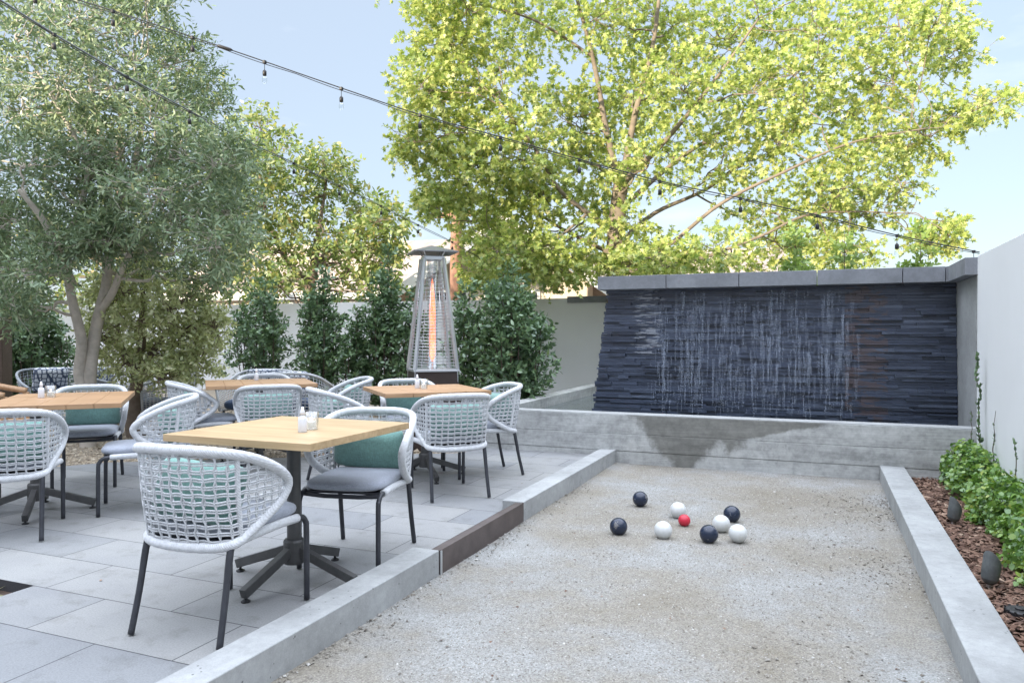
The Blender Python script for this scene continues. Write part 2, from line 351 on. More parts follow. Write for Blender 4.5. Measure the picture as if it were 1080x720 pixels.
def m_glass(name, c=(1,1,1), rough=.02, alpha=.22):
    m = bpy.data.materials.new(name); m.use_nodes = True; nt = m.node_tree; nt.nodes.clear(); o = nt.nodes.new('ShaderNodeOutputMaterial')
    t = nt.nodes.new('ShaderNodeBsdfTransparent'); t.inputs[0].default_value = (*c, 1); g = nt.nodes.new('ShaderNodeBsdfGlossy'); g.inputs['Roughness'].default_value = rough
    f = nt.nodes.new('ShaderNodeLayerWeight'); f.inputs[0].default_value = .35; mx = nt.nodes.new('ShaderNodeMixShader')
    k = math_(nt, 'ADD', math_(nt, 'MULTIPLY', f.outputs['Facing'], .40), alpha*.25)
    nt.links.new(k, mx.inputs[0]); nt.links.new(t.outputs[0], mx.inputs[1]); nt.links.new(g.outputs[0], mx.inputs[2]); nt.links.new(mx.outputs[0], o.inputs[0]); return m
M['glass'] = m_glass('clear glass', (.95,.97,.98)); M['bottle'] = m_plain('frosted bottle', (.66,.69,.74), .25, 0, .03, 8)
def m_emit(name, c, s):
    m, nt, b = newmat(name); b.inputs['Base Color'].default_value = (*c, 1); b.inputs['Emission Color'].default_value = (*c, 1); b.inputs['Emission Strength'].default_value = s; return m
M['flame'] = m_emit('flame', (1.0,.20,.06), .75)
_nt = M['flame'].node_tree; _b = _nt.nodes['Principled BSDF']; _n = noise(_nt, coords(_nt, (1,1,.35)), 16, 3)
_nt.links.new(ramp(_nt, _n, [(.35, (.95,.13,.03)), (.6, (1.0,.36,.14))]), _b.inputs['Emission Color']); _nt.links.new(ramp(_nt, _n, [(.35, (.35,.35,.35)), (.6, (.95,.95,.95))]), _b.inputs['Alpha']); M['candleflame'] = m_emit('candle flame', (1.0,.62,.3), 4)
def m_ball(name, c, r=.25, marble=0):
    m, nt, b = newmat(name); v = coords(nt)
    n = noise(nt, v, 30, 6, .7)
    base = ramp(nt, n, [(.3, tuple(x*.9 for x in c)), (.62, c), (.72, tuple(min(1, x*1.05+marble) for x in c))])
    du = noise(nt, v, 9, 4); base = mix(nt, base, (.40,.37,.32), math_(nt, 'MULTIPLY', math_(nt, 'GREATER_THAN', du, .64), .25))
    setc(nt, b, base); b.inputs['Roughness'].default_value = r; return m
M['ball_white'] = m_ball('white bocce', (.56,.57,.56), .35); M['ball_navy'] = m_ball('navy bocce', (.014,.022,.045), .24, .22); M['ball_red'] = m_ball('red pallino', (.50,.02,.045), .4)

# ------------------------------------------------------------------ setting
g = MB().box(-160,160,-160,160,-.6,-.13).build('ground', M['ground']); tag(g, kind='structure')
kz = .068; cz = -.075
# bocce court surface, gently uneven
nx, ny = 60, 130; xs = np.linspace(-1.90,.51,nx); ys = np.linspace(-1.5,7.345,ny); mb = MB(); vs = []
for j in ys:
    for i in xs:
        e = min(i+1.885, .50-i); vs.append((i, j, cz+.006*math.sin(3.1*i+1.7*j)*math.sin(2.3*j-.8*i)+.010*math.exp(-abs(e)/.10)+.012*max(0, (j-6.6))))
mb.add(vs, [(a*nx+b, a*nx+b+1, (a+1)*nx+b+1, (a+1)*nx+b) for a in range(ny-1) for b in range(nx-1)])
tag(mb.build('bocce_court', M['court'], smooth=True), kind='structure')
# pavers: polygon with a slanted far edge and a square planting opening
PXW = -6.6
def slab(poly, z1, z0):
    n = len(poly); return MB().add([(x,y,z1) for x,y in poly]+[(x,y,z0) for x,y in poly], [tuple(range(n)), tuple(range(2*n-1,n-1,-1))]+[(i, i+n, (i+1)%n+n, (i+1)%n) for i in range(n)])
hx0, hx1, hy0, hy1 = -3.95, -3.545, 2.10, 2.475
m_ = MB()
def addslab(poly):
    s = slab(poly, 0, -.09); m_.add(s.v, s.f)
XR_ = -2.045
addslab([(hx1,-1.5),(XR_,-1.5),(XR_,7.34),(-3.40,7.34),(-3.40,6.95),(hx1,6.86)])
addslab([(hx0,-1.5),(hx1,-1.5),(hx1,hy0),(hx0,hy0)]); addslab([(hx0,hy1),(hx1,hy1),(hx1,6.86),(hx0,6.61)])
addslab([(-14,-1.5),(hx0,-1.5),(hx0,6.61),(-6.30,5.12),(-6.55,4.75),(-14,4.75)])
tag(m_.build('patio_paving', M['paver']), kind='structure')
tag(MB().box(hx0-.05,hx1+.05,hy0-.05,hy1+.05,-.1,-.055).build('planting_pocket_soil', M['soil']), kind='structure')
tag(MB().box(-26,-3.3,4.6,13.1,-.125,-.03).build('gravel_bed', M['gravelbase']), kind='structure')
tag(MB().box(.69,1.25,-1.5,7.34,-.125,-.035).build('planting_bed_soil', M['soil']), kind='structure')

def scatter_stones(name, n, box, zf, size, mat, flat=.5, long=1.0, lab=None, keep=None):
    """irregular little lumps: octahedra with jittered corners"""
    x = rng.uniform(box[0], box[1], n); y = rng.uniform(box[2], box[3], n)
    if keep is not None: k = keep(x, y); x = x[k]; y = y[k]; n = len(x)
    s = size*np.exp(rng.normal(0,.35,n)); z = zf(x, y)
    a = rng.uniform(0, 2*PI, n); ca, sa = np.cos(a), np.sin(a)
    base = np.array([(1,0,0),(0,1,0),(-1,0,0),(0,-1,0),(0,0,1),(0,0,-1)], float)
    B = base[None]*rng.uniform(.6,1.25,(n,6,1)); B[:,:,0] *= long; B[:,:,2] *= flat
    tilt = rng.normal(0,.25,(n,2)); B[:,:,2] += B[:,:,0]*tilt[:,:1]+B[:,:,1]*tilt[:,1:]
    X = B[:,:,0]*ca[:,None]-B[:,:,1]*sa[:,None]; Y = B[:,:,0]*sa[:,None]+B[:,:,1]*ca[:,None]
    V = np.stack([x[:,None]+X*s[:,None], y[:,None]+Y*s[:,None], z[:,None]+B[:,:,2]*s[:,None]], 2)
    T = np.array([(0,1,4),(1,2,4),(2,3,4),(3,0,4),(1,0,5),(2,1,5),(3,2,5),(0,3,5)])
    tri = V[:,T].reshape(-1,3,3); tone = np.repeat(np.clip(rng.beta(2,2,n), 0, 1), 8)
    o = np_mesh(name, tri, 3, mat, tone=tone); tag(o, kind='stuff', label=lab); return o
cut = lambda x, y: (x**2+y**2 > 1.2**2) & (x > -.95*y-1.2)
scatter_stones('court_grit', 60000, (-1.88,.50,1.6,7.33), lambda x,y: cz+.006*np.sin(3.1*x+1.7*y)*np.sin(2.3*y-.8*x)+.012*np.maximum(0,y-6.6), .0030, M['stones'], .6, 1.3, 'loose crushed shell on the bocce court')
def near_edge(x, y): return rng.uniform(0,1,len(x)) < np.exp(-np.minimum(np.abs(.50-x)/.22, np.abs(x+1.885)/.06))
scatter_stones('court_gravel', 34000, (-1.88,.50,1.6,7.33), lambda x,y: cz+.010*np.exp(-np.minimum(np.abs(.5-x),np.abs(x+1.885))/.10)+.001, .0048, M['stones'], .6, 1.3, 'coarser shell gathered along the court kerbs', near_edge)
scatter_stones('pea_gravel', 30000, (-9.5,-3.3,4.7,10), lambda x,y: x*0-.028, .012, M['pebble'], .7, 1.2, 'tan pea gravel around the trees', lambda x,y: (y > 5.05+.62*(x+6.4)) | (x < -6.3))
scatter_stones('bark_mulch', 9000, (.70,1.23,2.6,7.32), lambda x,y: x*0-.028+rng.uniform(0,.018,len(x)), .011, M['chips'], .35, 2.3, 'red brown bark mulch in the planting bed')
# fallen leaves and grass tufts
# kerbs
def kerb(name, x0, x1, y0, y1, lab):
    o = MB().box(x0,x1,y0,y1,-.14,kz).build(name, M['conc'], bevel=.006); tag(o, lab, 'kerb'); return o
kerb('court_kerb', -2.047,-1.885,-1.5,3.555, 'long pale concrete kerb between the near dining table and the bocce court, in front of the brown steel plate')
kerb('court_kerb', -2.047,-1.885,4.797,7.338, 'shorter pale concrete kerb running from the steel plate to the fountain basin')
kerb('court_kerb', .502,.698,-1.5,7.338, 'long pale concrete kerb between the bocce court and the mulch bed')
t = empty('court_gate', (-1.93,4.18,0), label='brown steel plate closing the gap in the court kerb', cat='steel plate')
MB().box(.035,.047,-.617,.612,-.13,kz-.004).build('face_plate', M['rustplate'], t, bevel=.001)
MB().box(-.01,.034,-.615,.60,kz-.012,kz-.006).build('top_flange', M['rustplate'], t)
MB().box(.048,.054,-.622,-.606,-.13,kz-.006).build('end_strip', M['steel'], t)

# back wall
t = empty('garden_wall', (-11,13.2,0), label='long white stucco wall behind the shrubs and heater', cat='wall')
MB().box(-19,16,-.1,.1,-.2,1.885).build('wall_face', M['white'], t, bevel=.004)
MB().box(6.72,16,-.13,.13,1.80,1.915).build('wall_cap', M['cap'], t, bevel=.004)
t = empty('garden_wall', (1.34,2.5,0), label='smooth white stucco wall above the hedge at the right edge', cat='wall')
MB().box(-.102,.12,-6,4.833,-.2,1.89).build('wall_face', M['white'], t, bevel=.005)

# fountain
t = empty('fountain', (-.6,8.5,-.1), label='wide dark slate water wall with grey cap and streaming water', cat='fountain')
OX, OY = .6, -8.5
slate = MB(); tones = []
rs = random.Random(3); z = .20; top = 1.742
while z < top:
    h = rs.choice([.018,.024,.030,.036]); z1 = min(z+h, top)
    f = (z-.42)/(top-.42); x = -2.43+.13*f + rs.uniform(-.015,.02); yb = 8.42+.15*f
    while x < 1.258:
        L = rs.choice([.12,.2,.3,.42,.55]); x1 = min(x+L, 1.262)
        if x1 > 1.21: x1 = 1.262
        dy = rs.uniform(-.030,.016)
        slate.box(x+OX, x1-.001+OX, yb+dy+OY, 8.80+OY, z+.1+.0008, z1+.1-.0008); tones += [min(1, max(0, rs.gauss(.42,.17)))]*6
        x = x1
    z = z1
o = slate.build('stone_cladding', M['slate'], t)
a = o.data.attributes.new('tone','FLOAT','FACE'); a.data.foreach_set('value', tones)
MB().box(-2.22+OX,1.255+OX,8.805+OY,9.1+OY,-.05,1.84).build('core_wall', M['conc'], t)
# water: hundreds of broken threads running down the face
run = MB(); rr = random.Random(9)
cl = [-1.62,-1.42,-1.30,-1.22,-.98,-.82,-.62,-.5,-.42,-.25,-.12,.08,.22]
for i in range(1300):
    c = rr.choice(cl) if rr.random() < .72 else rr.uniform(-1.8,.35)
    xx = c+rr.gauss(0,.035); zt = 1.72-(1.3)*rr.random()**1.0; L = rr.uniform(.02,.13)*(1.8 if rr.random() < .15 else 1); w = rr.uniform(.001,.003)
    f0 = (zt-.42)/(top-.42); f1 = (zt-L-.42)/(top-.42); y0 = 8.42+.15*f0-.044; y1 = 8.42+.15*f1-.044
    dx = rr.uniform(-.003,.003)
    run.add([(xx-w+OX,y0+OY,zt+.1),(xx+w+OX,y0+OY,zt+.1),(xx+w+dx+OX,y1+OY,zt-L+.1),(xx-w+dx+OX,y1+OY,zt-L+.1),(xx+OX,y0-.004+OY,zt+.1),(xx+dx+OX,y1-.004+OY,zt-L+.1)],
            [(0,4,5,3),(4,1,2,5),(0,1,4),(3,5,2)])
tag(run.build('running_water', M['run'], t), kind='stuff')
veil = MB()
for i in range(230):
    c = rr.choice(cl) if rr.random() < .6 else rr.uniform(-1.8,.35)
    xx = c+rr.gauss(0,.05)+OX; zt = rr.uniform(.7,1.72); L = rr.uniform(.15,.5); L = min(L, zt-.44); w = rr.uniform(.004,.018)
    f0 = (zt-.42)/(top-.42); f1 = (zt-L-.42)/(top-.42); y0 = 8.42+.15*f0-.042+OY; y1 = 8.42+.15*f1-.042+OY
    veil.add([(xx-w,y0,zt+.1),(xx+w,y0,zt+.1),(xx+w*.4,y1,zt-L+.1),(xx-w*.4,y1,zt-L+.1),(xx,y0-.004,zt+.1),(xx,y1-.004,zt-L+.1)], [(0,4,5,3),(4,1,2,5),(0,1,4),(3,5,2)])
tag(veil.build('water_film', M['veil'], t), kind='stuff')
cap = MB(); xs_ = [-2.37,-1.58,-.80,-.02,.77,1.145]
for a_, b_ in zip(xs_[:-1], xs_[1:]): cap.box(a_+.003+OX, b_-.003+OX, 8.36+OY, 9.0+OY, 1.738+.1, 1.89+.1)
cap.box(1.148+OX,1.50+OX,8.36+OY,9.0+OY,1.738+.1,1.8895+.1); cap.box(1.165+OX,1.50+OX,7.93+OY,8.357+OY,1.738+.1,1.8895+.1); cap.box(1.165+OX,1.50+OX,7.46+OY,7.924+OY,1.738+.1,1.8895+.1)
cap.build('coping', M['cap'], t, bevel=.004)
MB().box(1.264+OX,1.46+OX,7.545+OY,8.9+OY,-.05,1.736+.1).build('side_pier', M['conc'], t, bevel=.003)
# basin
t = empty('fountain_basin', (-1.1,7.44,-.1), label='low board formed concrete basin with dark wet patch below the water wall', cat='basin')
bas = MB(); bx = 1.1; by = -7.44
for (z0, z1, off) in ((-.12,.055,.0),(.057,.225,.004),(.227,.418,.001)):
    bas.box(-3.42+bx,1.42+bx,7.34-off+by,7.54+by,z0+.1,z1+.1)
o = bas.build('front_wall', M['basin'], t, bevel=.004); 
# the wall's material reads object coordinates, so keep its own frame at world x
o.location = (0,0,0)
MB().box(-3.42+bx,-3.22+bx,7.542+by,12.9+by,0,.516).build('side_wall', M['basin'], t, bevel=.004)
MB().box(-3.43+bx,1.263+bx,7.345+by,7.545+by,.5185,.5245).build('top_edge', M['conc'], t, bevel=.002)
o = MB().box(-3.22+bx,1.262+bx,7.54+by,12.9+by,.05,.395).build('basin_water', M['water'], t)

# ------------------------------------------------------------------ woven chair
rim_half = [(0,-.300,.775),(.125,-.290,.774),(.215,-.240,.762),(.256,-.150,.736),(.273,-.05,.696),(.278,.045,.643),(.273,.092,.588),(.262,.06,.525),(.244,-.02,.468),(.228,-.11,.418),(.216,-.185,.390),(.14,-.228,.380),(0,-.240,.376)]
full = rim_half + [(-x,y,z) for x,y,z in rim_half[-2:0:-1]]
ring = catmull(full, 8, True)
half = catmull(rim_half, 20)
kext = int(np.argmax(half[:,1])); topc = resample(half[:kext+1], 61); botc = resample(half[kext:][::-1], 61)
S = np.linspace(0, 1, 61)
def shell(s, z):       # s in -1..1, z height -> point on the curved back
    a = abs(s); T = np.array([np.interp(a, S, topc[:,k]) for k in range(3)]); B = np.array([np.interp(a, S, botc[:,k]) for k in range(3)])
    t = min(1, max(0, (z-B[2])/max(1e-6, T[2]-B[2]))); P = B*(1-t)+T*t
    P[1] -= .012*math.sin(PI*t)*(1-a)      # a little belly
    if s < 0: P[0] = -P[0]
    return P, t, B[2], T[2]
def make_net(fine=True):
    m = MB(); rows = np.linspace(.402,.752,12); r = .0040
    ncol = 25; ss = np.linspace(-.93,.93,ncol)
    q = random.Random(5)
    for k, z in enumerate(rows):
        for d in (-.0048,.0048):
            if not fine and d > 0: continue
            run_ = []
            for s in np.linspace(-1,1,110 if fine else 50):
                P, t, b0, t0 = shell(s, z+d+.002*math.sin(s*40+k))
                if b0+.004 < z < t0-.004:
                    P[1] += (.0030 if fine else 0)*math.sin(s*ncol/1.86*PI+k*PI); run_.append(P)
                elif run_:
                    if len(run_) > 3: m.tube(run_, r if fine else r*1.9, 5, cap=False)
                    run_ = []
            if len(run_) > 3: m.tube(run_, r if fine else r*1.9, 5, cap=False)
    for c, s in enumerate(ss):
        _, _, b0, t0 = shell(s, .5)
        if t0-b0 < .03: continue
        for sg in (-1, 1):
            if not fine and sg > 0: continue
            zs = np.linspace(b0, t0, 46 if fine else 12); pts = []
            for z in zs:
                amp = .0024 if fine else 0; s2 = s+sg*amp/.33*math.sin((z-.405)/.0318*PI+PI/2)*(.9+.2*math.sin(c*7.3))+.004*math.sin(c*5.1+z*20)
                s2 = max(-.985, min(.985, s2)); P, _, _, _ = shell(s2, z); P[1] -= .003*sg; pts.append(P)
            m.tube(pts, r if fine else r*1.8, 5, cap=False)
    return m
def rounded_cushion(w, d, h, n=4.0, pinch=0, nu=34, nv=14, bulge=.5):
    """soft slab: superellipse outline, domed faces, seam round the middle"""
    m = MB(); vs = []
    for j in range(nv+1):
        ph = -PI/2+PI*j/nv; c = max(0, math.cos(ph))**.35; s_ = math.sin(ph); s_ = math.copysign(abs(s_)**.75, s_)
        for i in range(nu):
            a = 2*PI*i/nu; ca, sa = math.cos(a), math.sin(a)
            rx = math.copysign(abs(ca)**(2/n), ca); ry = math.copysign(abs(sa)**(2/n), sa)
            cor = (abs(rx*ry))**2
            hz = h/2*s_*(1-pinch*cor*c**5)
            vs.append((rx*w/2*c*(1+pinch*.10*cor-pinch*.06*(1-cor)), ry*d/2*c*(1+pinch*.10*cor-pinch*.06*(1-cor)), hz))
    m.add(vs, [(j*nu+i, j*nu+(i+1)%nu, (j+1)*nu+(i+1)%nu, (j+1)*nu+i) for j in range(nv) for i in range(nu)])
    m.add([], []) ; return m
net_f = net_c = None
def make_chair(dark=False, fine=True):
    rp = M['darkrope'] if dark else M['rope']; wr = M['darkrope'] if dark else M['wrap']
    t = empty('woven_chair')
    rr_ = []
    MB().tube(ring, [.021+.0007*math.sin(i*2.1) for i in range(len(ring))], 12, closed=True).build('back_rim', wr, t, smooth=True)
    make_net(fine).build('rope_back', rp, t, smooth=True)
    for s in (-1, 1):
        MB().tube(catmull([(s*.208,-.178,.392),(s*.212,-.20,.36),(s*.216,-.235,.18),(s*.222,-.275,.006)], 5), [.0145]*8+[.0135]*8, 10).build('leg', M['leg'], t, smooth=True)
        MB().tube(catmull([(s*.217,.22,.398),(s*.217,.27,.394),(s*.217,.297,.368),(s*.217,.305,.32),(s*.217,.307,.006)], 6), .0135, 10).build('leg', M['leg'], t, smooth=True)
        MB().tube(catmull([(s*.203,-.18,.388),(s*.214,-.05,.398),(s*.216,.10,.402),(s*.217,.235,.398)], 6), .0195, 10).build('side_rail', wr, t, smooth=True)
    for s in (-1, 1):
        up = []
        for zz in np.linspace(.39, .765, 9):
            P_, _, _, _ = shell(s*.45, zz); up.append((P_[0], P_[1]+.004, P_[2]))
        MB().tube([(s*.205,-.195,.37)]+up, .0115, 8).build('back_upright', wr, t, smooth=True)
    fr = MB().tube([(-.217,.25,.386),(-.1,.262,.380),(.1,.262,.380),(.217,.25,.386)], .012, 8).tube([(-.2,-.17,.385),(.2,-.17,.385)], .012, 8)
    fr.box(-.205,.205,-.19,.25,.392,.402)
    fr.build('seat_frame', M['leg'], t, smooth=False)
    c = rounded_cushion(.435,.49,.066,5).xf(Matrix.Translation((0,.055,.436)))
    c.build('seat_cushion', M['cushion'], t, smooth=True)
    return t
def make_pillow(w=.42, h=.25, mat='teal'):
    m = rounded_cushion(w, h, .15, 6.5, .85, 44, 18)
    return m.build('throw_pillow', M[mat], None, smooth=True)
pillow0 = make_pillow(); used = {}
chair0 = make_chair(); cheap0 = chair0
def place_chair(x, y, face, label, fine=True, pillow=None, plabel=None, group='woven rope chairs around the dining tables', rolltilt=0):
    """face = direction the sitter looks, degrees from +Y counter-clockwise"""
    src = chair0 if fine else cheap0
    o = src if src.name not in used else copy_tree(src); used[src.name] = 1
    o.location = (x, y, 0); o.rotation_euler = (0,0,R_(face)); tag(o, label, 'chair', group)
    if plabel:
        p = pillow0 if 'p' not in used else copy_tree(pillow0); used['p'] = 1
        q = random.Random(plabel)
        Mx = Matrix.Translation((x,y,0)) @ Matrix.Rotation(R_(face),4,'Z') @ Matrix.Translation((q.uniform(-.02,.02),-.140,.580)) @ Matrix.Rotation(R_(72+q.uniform(-4,4)),4,'X') @ Matrix.Rotation(R_(q.uniform(-4,4)),4,'Z')
        p.matrix_world = Mx; tag(p, plabel, 'pillow', 'teal lumbar pillows on the chairs')
    return o

# ------------------------------------------------------------------ tables
def make_table(x, y, rz, w, d, mat, label, planks, peds=((0,0),), top=.76, fr=.36):
    t = empty('dining_table', (x,y,0), R_(rz), label, 'table', 'square wood topped dining tables')
    tb = MB(); n = planks
    for i in range(n):
        a_ = -w/2+w*i/n; tb.box(a_+(.0012 if i else 0), a_+w/n-(.0012 if i < n-1 else 0), -d/2, d/2, top-.034, top)
    tb.build('tabletop', M[mat], t, bevel=.0025)
    MB().box(-w/2+.14,w/2-.14,-d/2+.14,d/2-.14,top-.045,top-.0345).build('mounting_plate', M['tblmetal'], t)
    for px, py in peds:
        MB().lathe([(.034,.10),(.034,top-.04)], 20, (px,py,0)).build('column', M['tblmetal'], t, smooth=False, bevel=.001)
        MB().lathe([(.050,.085),(.052,.095),(.052,.195),(.046,.205)], 20, (px,py,0)).build('hub', M['tblmetal'], t)
        for k in range(4):
            a_ = k*PI/2+PI/4*0; c_, s_ = math.cos(a_), math.sin(a_)
            L = MB(); L.bar((px+.04*c_,py+.04*s_,.150),(px+fr*c_,py+fr*s_,.040),.036,.045)
            l = L.build('foot', M['tblmetal'], t, bevel=.003)
            MB().lathe([(.021,.0),(.022,.006),(.012,.012),(.006,.014),(.006,.024)], 12, (px+(fr-.018)*c_,py+(fr-.018)*s_,0)).build('glide', M['black'], l)
    return t
make_table(-2.43,3.035,0,.84,.84,'oak','square pale oak table with bottle and candle beside the court kerb',1)
make_table(-3.14,5.66,45,.89,.89,'teak','orange teak topped table in front of the pyramid heater',4)
make_table(-5.10,3.81,45,.82,1.15,'teak','teak topped table at the left edge of the patio',5,((-.14,-.30),))
make_table(-5.07,5.82,45,.98,.95,'teak','small looking teak table farthest back, on the gravel by the shrubs',6)

def bottle_at(x, y, z, lab):
    t = empty('sanitizer_bottle', (x,y,z), label=lab, cat='bottle', group='white pump bottles on the tables')
    MB().lathe([(.019,0),(.021,.003),(.021,.062),(.018,.072),(.009,.078),(.009,.083)], 20).build('bottle_body', M['bottle'], t, smooth=True)
    MB().lathe([(.011,.0832),(.0115,.10),(.008,.106),(.007,.118),(.004,.121)], 16).build('cap', M['whiteplastic'], t, smooth=True)
def candle_at(x, y, z, lab, h=.085):
    t = empty('candle_glass', (x,y,z), label=lab, cat='candle', group='candles in clear glass tumblers')
    MB().lathe([(.030,0),(.033,.004),(.036,h),(.0335,h),(.0305,.008),(.028,.008)], 24).build('tumbler', M['glass'], t, smooth=True)
    MB().lathe([(.020,.0085),(.020,.038),(.017,.040)], 16).build('wax', M['wax'], t)
    MB().lathe([(.001,.041),(.004,.046),(.0035,.053),(.0005,.062)], 10).build('flame', M['candleflame'], t, smooth=True)
p = at(319,453,3.73); 
def on_top(u, v): 
    r = at(u,v,1)-np.array([0,0,EYE]); k = (.7605-EYE)/r[2]; return r*k
q = on_top(319,455.5); bottle_at(q[0], q[1], .7605, 'white pump bottle on the near pale oak table'); q = on_top(328.5,452.5); candle_at(q[0], q[1], .7605, 'lit tealight in a glass on the near pale oak table')
q = on_top(43.5,419.5); bottle_at(q[0], q[1], .7605, 'white pump bottle on the teak table at left edge'); q = on_top(53.5,418.5); candle_at(q[0], q[1], .7605, 'lit tealight in a glass on the teak table at left edge')
q = on_top(440,409.5); bottle_at(q[0], q[1], .7605, 'white pump bottle on the teak table before the heater'); q = on_top(447,410); candle_at(q[0], q[1], .7605, 'small tealight glass on the teak table before the heater')
q = on_top(270.5,401); bottle_at(q[0], q[1], .7605, 'white pump bottle on the table farthest back')

C = place_chair
C(-2.385,2.50,3,'nearest woven rope chair with its back to us at the pale oak table',True,1,'teal pillow seen through the net of the nearest chair')
C(-2.36,3.52,-168,'woven rope chair facing us beside the pale oak table and kerb',True,1,'dark teal pillow on the chair facing us beside the oak table')
C(-2.63,5.13,45,'woven rope chair seen from behind at the table before the heater',True,1,'pale teal pillow behind the net of the chair at the heater table')
C(-2.73,6.0,135,'woven rope chair on the right of the heater table, nearest the basin',True,1,'teal pillow in the chair nearest the concrete basin')
C(-3.55,6.12,-135,'woven rope chair on the far side of the heater table',True,1,'teal pillow below the far edge of the heater table')
C(-3.62,5.20,-40,'woven rope chair tucked left of the heater table, behind the oak table',True,1,'teal pillow in the chair left of the heater table')
C(-4.60,3.07,42,'woven rope chair seen from behind at the left edge of the photo',True,1,'teal pillow behind the net of the chair at the left edge')
C(-4.40,3.93,135,'woven rope chair turned sideways between the left table and the oak table',True,1,'pale pillow in the sideways chair beside the left table')
C(-5.58,4.37,-135,'woven rope chair behind the left table, in front of the olive trunk',True,1,'deep teal pillow below the far edge of the left table')
C(-5.50,3.17,-45,'woven rope chair left of the left table, only its legs in view',True)
C(-4.57,5.36,45,'woven rope chair seen from behind at the farthest table',True,1,'pale pillow behind the net of the chair at the farthest table')
C(-5.35,5.37,-40,'woven rope chair left of the farthest table, open side to the right',True,1,'teal pillow in the chair left of the farthest table')
C(-4.45,6.28,135,'woven rope chair right of the farthest table',True,1,'teal pillow in the chair right of the farthest table')
C(-5.47,6.36,-135,'woven rope chair on the far side of the farthest table, only its rim in view',True)

# lounge chairs behind the trees
def lounge(x, y, face, dark, label, plabel):
    t = empty('lounge_chair', (x,y,0), R_(face), label, 'lounge chair', 'low rope lounge chairs by the shrubs')
    rp = M['darkrope'] if dark else M['rope']
    W = .40; up = [(-W,.34,.52),(-W-.02,0,.60),(-W+.03,-.30,.70),(-.2,-.36,.74),(.2,-.36,.74),(W-.03,-.30,.70),(W+.02,0,.60),(W,.34,.52)]
    lo = [(-W+.03,.32,.26),(-W+.03,0,.25),(-W+.08,-.26,.25),(-.2,-.30,.25),(.2,-.30,.25),(W-.08,-.26,.25),(W-.03,0,.25),(W-.03,.32,.26)]
    U_ = resample(catmull(up,6), 45); L_ = resample(catmull(lo,6), 45)
    MB().tube(U_, .018, 8).tube(L_, .014, 8).tube([U_[0],L_[0]], .016, 8).tube([U_[-1],L_[-1]], .016, 8).build('frame', rp, t, smooth=True)
    nt_ = MB()
    for i in range(1,44): nt_.tube([U_[i],L_[i]], .0045, 5)
    for k in range(1,12): nt_.tube(U_*(k/12)+L_*(1-k/12), .004, 5)
    nt_.build('rope_back', rp, t, smooth=True)
    for sx, sy in ((-1,-1),(1,-1),(-1,1),(1,1)): MB().tube([(sx*.34,sy*.26,.26),(sx*.36,sy*.29,.0)], .015, 8).build('leg', M['leg'], t, smooth=True)
    rounded_cushion(.70,.64,.15,6).xf(Matrix.Translation((0,.02,.33))).build('seat_cushion', M['navy'], t, smooth=True)
    pl = rounded_cushion(.44,.34,.13,6,.8,40,16).xf(Matrix.Translation((x,y,0))@Matrix.Rotation(R_(face),4,'Z')@Matrix.Translation((0,-.20,.60))@Matrix.Rotation(R_(75),4,'X'))
    o = pl.build('patterned_pillow', M['print'], None, smooth=True); tag(o, plabel, 'pillow', 'patterned pillows on the lounge chairs')
def gp(u, d): q = at(u, 352, d); return q[0], q[1]
for u, d, fc, dk, lb, pb in (
    (58, 10.2, -110, True, 'dark rope lounge chair behind the left olive trunk', 'patterned pillow left of the olive trunk'),
    (122, 10.6, -70, True, 'dark rope lounge chair between the two tree trunks', 'patterned pillow between the two tree trunks'),
    (172, 9.6, 150, False, 'lounge chair with navy cushion under the variegated tree', 'hexagon patterned pillow above the navy cushion'),
    (272, 9.7, 200, False, 'pale lounge chair behind the farthest table, left of its neighbour', 'patterned pillow over the left pale lounge chair back'),
    (312, 9.5, 20, False, 'pale lounge chair behind the farthest table, next to the shrubs', 'patterned pillow over the right pale lounge chair back')):
    X_, Y_ = gp(u, d); lounge(X_, Y_, fc, dk, lb, pb)
# teak armchair at the left edge
X_, Y_ = gp(-14, 6.6)
t = empty('teak_armchair', (X_,Y_,0), R_(-50), 'teak armchair with curved top rail cut by the left edge', 'armchair')
w_ = MB(); arc = catmull([(-.30,.22,.70),(-.32,-.05,.76),(-.26,-.26,.86),(0,-.34,.89),(.26,-.26,.86),(.32,-.05,.76),(.30,.22,.70)], 8)
w_.tube(arc, .028, 8).build('top_rail', M['teak'], t, smooth=True)
bb = MB()
for a_ in np.linspace(-.22,.22,7): bb.bar((a_,-.30+abs(a_)*.25,.45),(a_,-.33+abs(a_)*.35,.865),.05,.014,(0,1,0))
bb.build('backrest', M['teak'], t); MB().box(-.27,.27,-.27,.27,.42,.45).build('seat', M['teak'], t, bevel=.006)
for sx in (-1,1):
    MB().bar((sx*.27,.22,0),(sx*.30,.22,.69),.035,.045,(0,1,0)).build('leg', M['teak'], t, bevel=.004)
    MB().bar((sx*.25,-.27,0),(sx*.27,-.24,.84),.035,.045,(0,1,0)).build('leg', M['teak'], t, bevel=.004)

